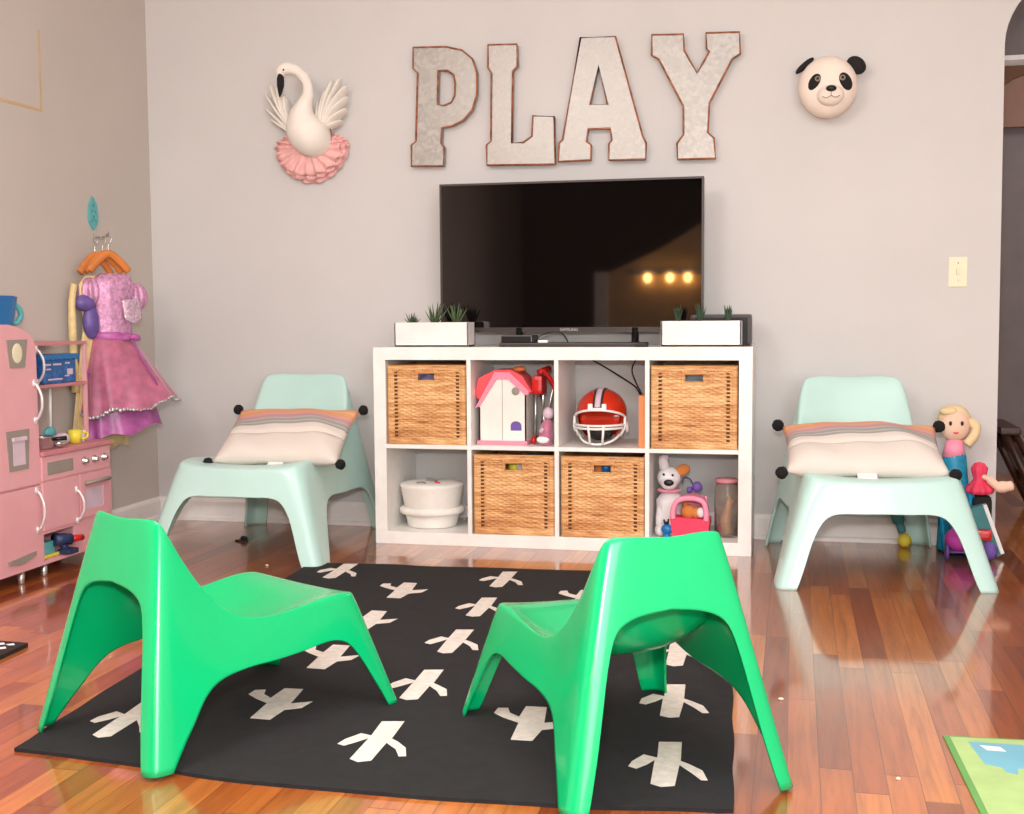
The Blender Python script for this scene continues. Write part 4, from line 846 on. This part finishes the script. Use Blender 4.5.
def helmet():
    c = Vector((.152, -.235, .525)); t = thing('football_helmet', 'orange red football helmet with white face mask in the shelf', 'helmet', (.152, -.235, .402))
    b = MB(); Rx, Ry, Rz = .100, .120, .098
    def sh(u, v, k=1.):
        a = 2*PI*u; th = PI*.5-(PI*.5+.85)*v  # latitude top -> down
        x = Rx*k*math.cos(th)*math.sin(a); y = -Ry*k*math.cos(th)*math.cos(a); z = Rz*k*math.sin(th)
        return Vector((c.x+x*(1-.06*max(0, -math.sin(th))), c.y+y, c.z+z*(1.25 if z < 0 else 1)))
    nu, nv = 96, 40
    for k in (1., .93):
        V = [[b.v(sh(i/nu, j/nv, k)) for j in range(nv+1)] for i in range(nu)]
        for i in range(nu):
            for j in range(nv):
                p = sh((i+.5)/nu, (j+.5)/nv); a = abs(((i+.5)/nu+.5) % 1-.5)*2*PI
                if a < 1.05 and p.z < c.z+.012-.018*(a/1.05)**2: continue
                b.f([V[i][j], V[(i+1) % nu][j], V[(i+1) % nu][j+1], V[i][j+1]])
    obj('shell', b, 'helm', t)
    for nm, w0, w1, k, mn in (('stripe', -.020, .020, 1.008, 'brownblk'), ('center_stripe', -.011, .011, 1.016, 'pale')):
        b = MB()
        b.grid(lambda u, v: (c.x+w0+(w1-w0)*u, c.y-Ry*k*math.cos(PI*.10+PI*.85*v), c.z+Rz*k*math.sin(PI*.10+PI*.85*v)), 2, 30); o = obj(nm, b, mn, t); s_ = o.modifiers.new('th', 'SOLIDIFY'); s_.thickness = .001
    b = MB(); b.box(c.x-.036, c.x-.018, c.y-.125, c.y-.108, c.z+.022, c.z+.044, bev=.004).box(c.x+.018, c.x+.036, c.y-.125, c.y-.108, c.z+.022, c.z+.044, bev=.004).box(c.x-.036, c.x+.036, c.y-.128, c.y-.112, c.z+.016, c.z+.028, bev=.003); obj('mask_clip', b, 'whitep', t)
    b = MB(); b.box(c.x-.085, c.x+.085, c.y-.05, c.y+.09, c.z-.055, c.z+.02, bev=.03); lab(obj('inner_padding', b, 'helm', t), 'red inner padding')
    b = MB(); b.ell((c.x+.005, c.y-.065, c.z-.075), (.05, .03, .03)); obj('chin_pad', b, 'blackm', t)
    m_ = MB()
    def arc(z, rx, yf, drop=0, a0=-1.25, a1=1.25, r=.0048): m_.tube([(c.x+rx*math.sin(a0+(a1-a0)*k/20), c.y-.02-yf*math.cos(a0+(a1-a0)*k/20), z-drop*abs(a0+(a1-a0)*k/20)**2) for k in range(21)], r, 8)
    arc(c.z+.020, .104, .112, .018); arc(c.z-.040, .102, .135); arc(c.z-.052, .100, .135); arc(c.z-.112, .085, .125, -.022)
    for sx in (-1, 1):
        m_.tube([(c.x+sx*.030, c.y-.152, c.z-.040), (c.x+sx*.024, c.y-.145, c.z-.112)], .0048, 8)
        m_.tube([(c.x+sx*.100, c.y-.055, c.z-.008), (c.x+sx*.100, c.y-.062, c.z-.05), (c.x+sx*.082, c.y-.06, c.z-.085)], .0055, 8)
        m_.ell((c.x+sx*.104, c.y-.02, c.z-.055), (.008, .02, .022))
    lab(obj('face_mask', m_, 'whitep', t), 'white tube face mask')
helmet()
single('orange_book', MB().box(.314, .340, -.36, -.12, .4025, .602, bev=.002), 'orange', 'tall thin orange book standing right of the football helmet', 'book')
b = MB(); b.tube(crom([(.06, -.03, .739), (.13, -.03, .70), (.22, -.03, .645), (.262, -.03, .615), (.285, -.03, .575)], 6), .0035, 6); single('cable', b, 'blackm', 'black cord sagging diagonally behind the football helmet', 'cable')
b = MB(); b.tube(crom([(.268, -.045, .739), (.248, -.045, .69), (.262, -.045, .64), (.290, -.045, .58), (.295, -.045, .52)], 6), .003, 6); single('cable', b, 'blackm', 'black cord hanging down behind the orange book', 'cable')
# felt bucket
t = thing('storage_bucket', 'ivory felt toy bucket with a lid in the bottom left compartment', 'bucket', (-.55, -.24, .05))
b = MB(); b.lathe([(0, .052), (.098, .052), (.102, .058), (.112, .105), (.114, .12)], (-.555, -.235, 0), n=48, sy=.98); obj('lower_tub', b, 'bucket', t)
b = MB(); b.lathe([(.112, .104), (.130, .107), (.134, .118), (.131, .130), (.114, .134)], (-.555, -.235, 0), n=48, flute=.012, nf=16); obj('band', b, 'bucket', t)
b = MB(); b.lathe([(.113, .120), (.119, .16), (.130, .215), (.132, .222), (.128, .228), (.09, .234), (0, .236)], (-.555, -.235, 0), n=48); obj('lid', b, 'bucket', t)
b = MB(); b.tube(crom([(-.60, -.30, .236), (-.575, -.31, .240), (-.56, -.315, .236)], 5), .006, 8, flat=.4); obj('felt_eye', b, 'kgrey', t)
b = MB(); b.tube(crom([(-.575, -.235, .243), (-.55, -.25, .244), (-.528, -.255, .242)], 5), .008, 8, flat=.4); obj('felt_eye', b, 'kgrey', t)
b = MB(); b.tube([(-.525, -.29, .239), (-.505, -.30, .237)], .007, 8, flat=.4); lab(obj('felt_mouth', b, 'rose', t), 'small rose felt mark')
single('green_cloth', MB().grid(lambda u, v: (-.45+.09*u, -.12+.08*v, .054+.035*math.sin(PI*u)*math.sin(PI*v)+.01*math.sin(9*u)), 14, 14), 'tealcloth', 'crumpled dark green cloth behind the ivory bucket', 'cloth')
# plush dog (plain), carrier, jar and small toys in the bottom right compartment
t = thing('plush_dog', 'white plush puppy with ginger ears sitting in the bottom right compartment', 'plush toy', (.425, -.24, .05))
b = MB(); b.tube(crom([(.430, -.24, .052), (.430, -.245, .09), (.428, -.25, .15), (.424, -.25, .20), (.422, -.255, .225)], 5), [.045+.012*math.sin(k/20*PI) for k in range(15)]+[.045, .040, .035, .030, .026, .022], 20)
b.ell((.395, -.30, .075), (.024, .045, .025)); b.ell((.465, -.30, .075), (.024, .045, .025)); b.tube([(.395, -.265, .18), (.388, -.29, .12), (.392, -.30, .075)], [.018, .016, .018], 10).tube([(.46, -.265, .18), (.468, -.29, .12), (.463, -.30, .075)], [.018, .016, .018], 10); obj('body', b, 'plush', t)
b = MB(); b.ell((.422, -.262, .275), (.046, .042, .044)).ell((.426, -.302, .255), (.030, .032, .024)).tube([(.405, -.26, .31), (.398, -.26, .345), (.40, -.262, .362)], [.022, .018, .006], 12); obj('head', b, 'plush', t)
b = MB(); b.ell((.428, -.333, .264), (.020, .010, .013)); obj('nose', b, 'black', t)
for x, z in ((.405, .292), (.440, .290)): obj('eye', MB().ell((x, -.302, z), .005, n=10), 'black', t)
b = MB(); b.ell((.472, -.262, .305), (.034, .014, .022), rot=rotm('Y', -25)); lab(obj('ear', b, 'plusho', t), 'folded ginger ear')
b = MB(); b.ell((.402, -.262, .352), (.020, .012, .014)); lab(obj('ear', b, 'pale', t), 'pale upright ear')
b = MB(); b.tube([(.422+.040*math.cos(k*PI/10), -.262+.036*math.sin(k*PI/10), .226) for k in range(20)], .006, 8, closed=True); lab(obj('collar', b, 'pinks', t), 'pink collar')
t = thing('pet_carrier', 'pink and red toy pet carrier in the bottom right compartment', 'toy carrier', (.515, -.31, .05))
b = MB(); b.prism([(.448, .052), (.578, .052), (.588, .130), (.436, .138)], (), 'y', -.375, -.27); lab(obj('tub', b, 'rose', t), 'red lower tub')
b = MB(); b.tube(crom([(.448, -.372, .130), (.450, -.372, .17), (.468, -.372, .202), (.515, -.372, .212), (.560, -.372, .200), (.574, -.372, .165), (.574, -.372, .125)], 5), .011, 10); lab(obj('front_arch', b, 'pinks', t), 'light pink arched front frame')
b = MB(); pf = [(.448, .12), (.450, .17), (.468, .205), (.515, .217), (.56, .205), (.577, .165), (.577, .12)]; pi_ = [(p[0]+(.513-p[0])*.1, p[1]-.006 if p[1] > .13 else p[1]) for p in pf]; b.prism(pf+pi_[::-1], (), 'y', -.365, -.255); b.box(.455, .57, -.262, -.256, .12, .205, bev=.002); obj('cover', b, 'pinks', t)
single('plush_kitten', MB().ell((.505, -.335, .155), (.030, .026, .028)).ell((.535, -.342, .152), (.020, .018, .022)).ell((.492, -.338, .182), (.008, .006, .012)), 'plusho', 'tiny ginger plush animal inside the pink toy carrier', 'plush toy')
single('plush_lamb', MB().ell((.553, -.355, .155), (.016, .012, .020)), 'plush', 'tiny white plush face inside the pink toy carrier', 'plush toy')
t = thing('toy_bird', 'blue toy bird with a dark crest beside the plush puppy', 'toy', (.425, -.36, .05))
b = MB(); b.ell((.425, -.362, .088), (.024, .018, .020)).tube([(.425, -.362, .0505), (.425, -.362, .075)], [.016, .010], 12); obj('body', b, 'blue', t)
b = MB(); b.tube([(.418, -.362, .104), (.413, -.362, .125)], .004, 6).tube([(.428, -.362, .104), (.430, -.362, .128)], .004, 6).ell((.421, -.362, .112), (.007, .006, .007)); obj('crest', b, 'black', t)
t = thing('toy_headphones', 'purple toy headphones with a thin dark band above the carrier', 'toy', (.515, -.22, .05))
b = MB(); b.ell((.530, -.24, .238), (.020, .016, .021)).ell((.500, -.235, .225), (.012, .012, .014)); obj('ear_cup', b, 'purple', t)
b = MB(); b.tube(crom([(.470, -.235, .25), (.478, -.235, .272), (.50, -.235, .268), (.512, -.235, .25), (.518, -.235, .24)], 5), .003, 6).tube([(.50, -.235, .222), (.50, -.235, .052)], .004, 6); obj('band', b, 'navy', t)
t = thing('glass_jar', 'tall glass jar with a rose lid in the bottom right compartment', 'jar', (.645, -.25, .05))
b = MB(); b.lathe([(0, .051), (.044, .051), (.047, .058), (.047, .235), (.040, .250), (.040, .262), (.038, .262), (.038, .250), (.045, .233), (.045, .058), (0, .055)], (.645, -.26, 0), n=40); obj('jar', b, 'glass', t)
b = MB(); b.lathe([(0, .262), (.044, .262), (.045, .268), (.044, .276), (0, .278)], (.645, -.26, 0), n=36); lab(obj('lid', b, 'pinkd', t), 'rose coloured lid')
single('toy_giraffe', MB().tube([(.645, -.262, .058), (.642, -.265, .12), (.655, -.268, .18), (.665, -.27, .20)], [.026, .020, .012, .016], 12), 'cloth_in', 'tan toy animal standing inside the glass jar', 'toy')
single('beanbag', MB().ell((.632, -.255, .075), (.028, .026, .018)), 'rose', 'small rose beanbag lying inside the glass jar', 'toy')

# ------------------------------------------------------------------ dolls and toys right of the mint chair
t = thing('blonde_doll', 'blonde rag doll leaning on the wall behind the right mint chair', 'doll', (1.49, -.12, 0))
b = MB(); b.tube(crom([(1.50, -.14, .005), (1.50, -.13, .12), (1.50, -.12, .25), (1.50, -.10, .36), (1.498, -.10, .405)], 5), [.065-.0014*k for k in range(16)]+[.04, .034, .028, .024, .022], 18); lab(obj('gown', b, 'aqua', t), 'blue gown')
b = MB(); b.tube([(1.498, -.10, .36), (1.50, -.10, .425)], [.045, .03], 14); lab(obj('bodice', b, 'pinks', t), 'pink bodice')
b = MB(); b.ell((1.498, -.105, .482), (.056, .045, .062), n=24); obj('head', b, 'skin', t)
b = MB(); b.ell((1.498, -.085, .500), (.062, .050, .060), n=24).ell((1.475, -.11, .535), (.035, .03, .018)).tube(crom([(1.55, -.10, .50), (1.575, -.11, .475), (1.565, -.12, .44), (1.54, -.125, .41)], 5), .018, 10); obj('hair', b, 'blond', t)
for x in (1.478, 1.520): obj('eye', MB().ell((x, -.147, .492), (.006, .004, .009), n=10), 'blackm', t)
b = MB(); b.tube([(1.49, -.151, .458), (1.498, -.152, .455), (1.506, -.151, .458)], .003, 6); lab(obj('mouth', b, 'rose', t), 'rose mouth')
b = MB()
def drape(u, v): return (1.43+.13*u+.02*(1-v), -.20+.02*math.sin(u*16)+.02*math.sin(PI*u)*-1, .006+.235*v)
b.grid(drape, 40, 10); b.grid(lambda u, v: tuple(Vector(drape(u, v))+Vector((0, .05, 0))), 40, 10); b.grid(lambda u, v: (drape(u, 1)[0], drape(u, 1)[1]+.05*v, .241), 40, 1)
single('doll_dress', b, 'aqua', 'shiny blue doll gown lying under the right mint chair', 'doll clothes')
t = thing('toy_carriage', 'magenta toy carriage with purple wheels behind the right mint chair leg', 'toy carriage', (1.50, -.30, 0))
b = MB(); b.lathe([(0, .035), (.035, .036), (.052, .055), (.055, .08), (.045, .10), (.025, .115), (0, .12)], (1.50, -.30, 0), n=28); obj('cabin', b, 'magenta', t)
for x in (1.452, 1.548):
    b = MB(); b.T = Matrix.Translation((x, -.33, .031)) @ rotm('Y', 90); b.lathe([(0, -.006), (.024, -.006), (.030, 0), (.024, .006), (0, .006)], n=24); lab(obj('wheel', b, 'purple', t), 'purple wheel')
b = MB(); b.tube([(1.452, -.33, .031), (1.548, -.33, .031)], .004, 8); obj('axle', b, 'purple', t)
t = thing('toy_scooter', 'purple toy with a red seat standing on the floor under the dolls', 'toy', (1.60, -.30, 0))
b = MB(); b.T = Matrix.Translation((1.600, -.31, .036)) @ rotm('Z', 25) @ rotm('Y', 90); b.lathe([(0, -.02), (.028, -.02), (.035, 0), (.028, .02), (0, .02)], n=24); obj('wheel', b, 'purple', t)
b = MB(); b.box(1.56, 1.615, -.30, -.25, .071, .11, bev=.012); lab(obj('seat', b, 'red', t), 'red seat')
b = MB(); b.T = Matrix.Translation((1.628, -.22, .002)) @ rotm('Y', -20); b.box(-.028, .026, -.04, .04, .0, .20, bev=.003)
t = thing('picture_book', 'teal covered book leaning beside the arch opening', 'book', (1.62, -.22, 0)); obj('cover', b, 'tealcloth', t)
b = MB(); b.T = Matrix.Translation((1.628, -.22, .002)) @ rotm('Y', -20); b.box(.0265, .040, -.038, .038, .004, .196, bev=.001); lab(obj('pages', b, 'whitep', t), 'white page block')
t = thing('rose_doll_clothes', 'rose satin doll outfit heaped between the mint chair and the arch', 'doll clothes', (1.57, -.22, 0))
b = MB(); b.lathe([(.020, .225), (.048, .232), (.050, .250), (.030, .268), (.020, .285), (.026, .305), (.030, .325), (.018, .345), (0, .350)], (1.582, -.17, 0), n=48, flute=.10, nf=9); obj('bodice', b, 'rose', t)
b = MB(); b.tube(crom([(1.585, -.18, .300), (1.615, -.195, .285), (1.645, -.20, .262), (1.675, -.20, .262), (1.700, -.20, .268)], 5), [.010]*5+[.016]*5+[.022]*5+[.019]*5+[.008], 12); lab(obj('soft_arm', b, 'skin', t), 'cream stuffed arm')
b = MB(); b.box(1.555, 1.625, -.22, -.12, .0, .222, bev=.02); obj('soft_base', b, 'blackfelt', t)
t = thing('toy_rattle', 'small teal toy with a yellow green ball under the right mint chair', 'toy', (1.31, -.10, 0))
b = MB(); b.tube(crom([(1.288, -.07, .19), (1.292, -.075, .13), (1.305, -.08, .09), (1.315, -.09, .055)], 5), [.022]*5+[.024]*5+[.016]*5+[.012], 12); obj('grip', b, 'tealcloth', t)
b = MB(); b.ell((1.322, -.10, .028), .027); lab(obj('ball', b, 'yellow', t), 'yellow green ball')

# ------------------------------------------------------------------ mats and bits on the floor
b = MB(); b.T = Matrix.Translation((1.217, -2.320, 0)) @ rotm('Z', 2.5) @ Matrix.Rotation(0, 4, 'Z')
b.prism([(0, 0), (.95, 0), (.95, -.75), (0, -.75)], (), 'z', 0, .004, mi=1)
b.prism([(.013, -.008), (.94, -.008), (.94, -.74), (.013, -.74)], (), 'z', .004, .0046)
b.prism([(.045, -.035), (.30, -.045), (.32, -.18), (.17, -.19), (.115, -.18), (.108, -.215), (.088, -.205), (.085, -.18), (.055, -.165)], (), 'z', .0045, .0050, mi=2)
b.prism([(.065, -.055), (.105, -.06), (.112, -.085), (.075, -.083)], (), 'z', .0049, .0054, mi=3).prism([(.155, -.045), (.20, -.05), (.20, -.07), (.165, -.065)], (), 'z', .0049, .0054, mi=3)
single('play_mat', b, ['matg', 'matgd', 'matb', 'whitep'], 'light green play mat with a blue patch at the right front corner', 'mat', base=(1.6, -2.7, 0))
b = MB(); b.T = Matrix.Translation((-1.181, -2.076, 0)) @ rotm('Z', -3)
b.prism([(0, 0), (-.45, 0), (-.43, -.32), (.03, -.32)], (), 'z', 0, .012)
for i in range(13):
    for j in range(8):
        x0, y0 = -.035-.032*i, -.03-.035*j; s_ = .015
        b.prism([(x0-s_, y0), (x0, y0-s_*(1 if (i+j) % 2 else .4)), (x0+s_, y0), (x0, y0+s_)], (), 'z', .0118, .0124, mi=1)
single('patterned_mat', b, ['blackm', 'tag'], 'small black mat with a white pattern at the left edge of the floor', 'mat', base=(-1.4, -2.2, 0))
b = MB(); b.T = Matrix.Translation((-1.297, -.463, 0)); b.prism([(-.03, -.01), (-.01, -.022), (.028, -.012), (.02, .012), (-.012, .016)], (), 'z', 0, .006); b.ell((.005, 0, .012), (.015, .010, .010)); single('toy_shoe', b, 'blackm', 'tiny dark toy lying on the floor under the left mint chair', 'toy')
for x, y, r_, lb in ((-.988, -.912, .006, 'pale crumb on the floor before the left mint chair'), (.873, -2.131, .007, 'pale crumb on the floor right of the rug'), (1.103, -2.595, .005, 'pale crumb on the floor left of the play mat')):
    single('crumb', MB().ell((x, y, .003), (r_, r_*.6, .003), n=8), 'crumb', lb, 'crumb')
# ------------------------------------------------------------------ next room chair
t = thing('folded_chair', 'dark wooden slatted chair standing in the room beyond the arch', 'chair', (2.0, .75, 0))
b = MB()
for dy in (0, .40):
    obj('leg', MB().tube([(1.80, .7+dy, .40), (1.99, .7+dy, .0)], [.020, .018], 8), 'woodd', t); obj('leg', MB().tube([(1.845, .7+dy, .395), (2.06, .7+dy, .0)], [.020, .018], 8), 'woodd', t)
b = MB(); b.box(1.785, 1.87, .66, 1.14, .375, .405, bev=.008).box(1.85, 1.865, .70, 1.10, .28, .36).box(1.93, 1.945, .70, 1.10, .12, .18); obj('crossbar', b, 'woodd', t)
obj('panel', MB().prism([(1.80, .38), (1.85, .38), (2.04, .01), (1.97, .01)], (), 'y', .72, .735), 'woodd', t)
# lit wall lamp behind the camera, mirrored in the screen
t = thing('wall_lamp', 'three bulb lamp on the stair wall mirrored in the television screen', 'lamp', (-.25, -6.45, 1.24))
obj('back_plate', MB().box(-.56, .10, YF+.101, YF+.125, 1.27, 1.31), 'chrome', t)
for x in (-.40, -.20, -.04): obj('bulb', MB().ell((x, YF+.165, 1.24), (.034, .034, .042)), 'bulb', t)
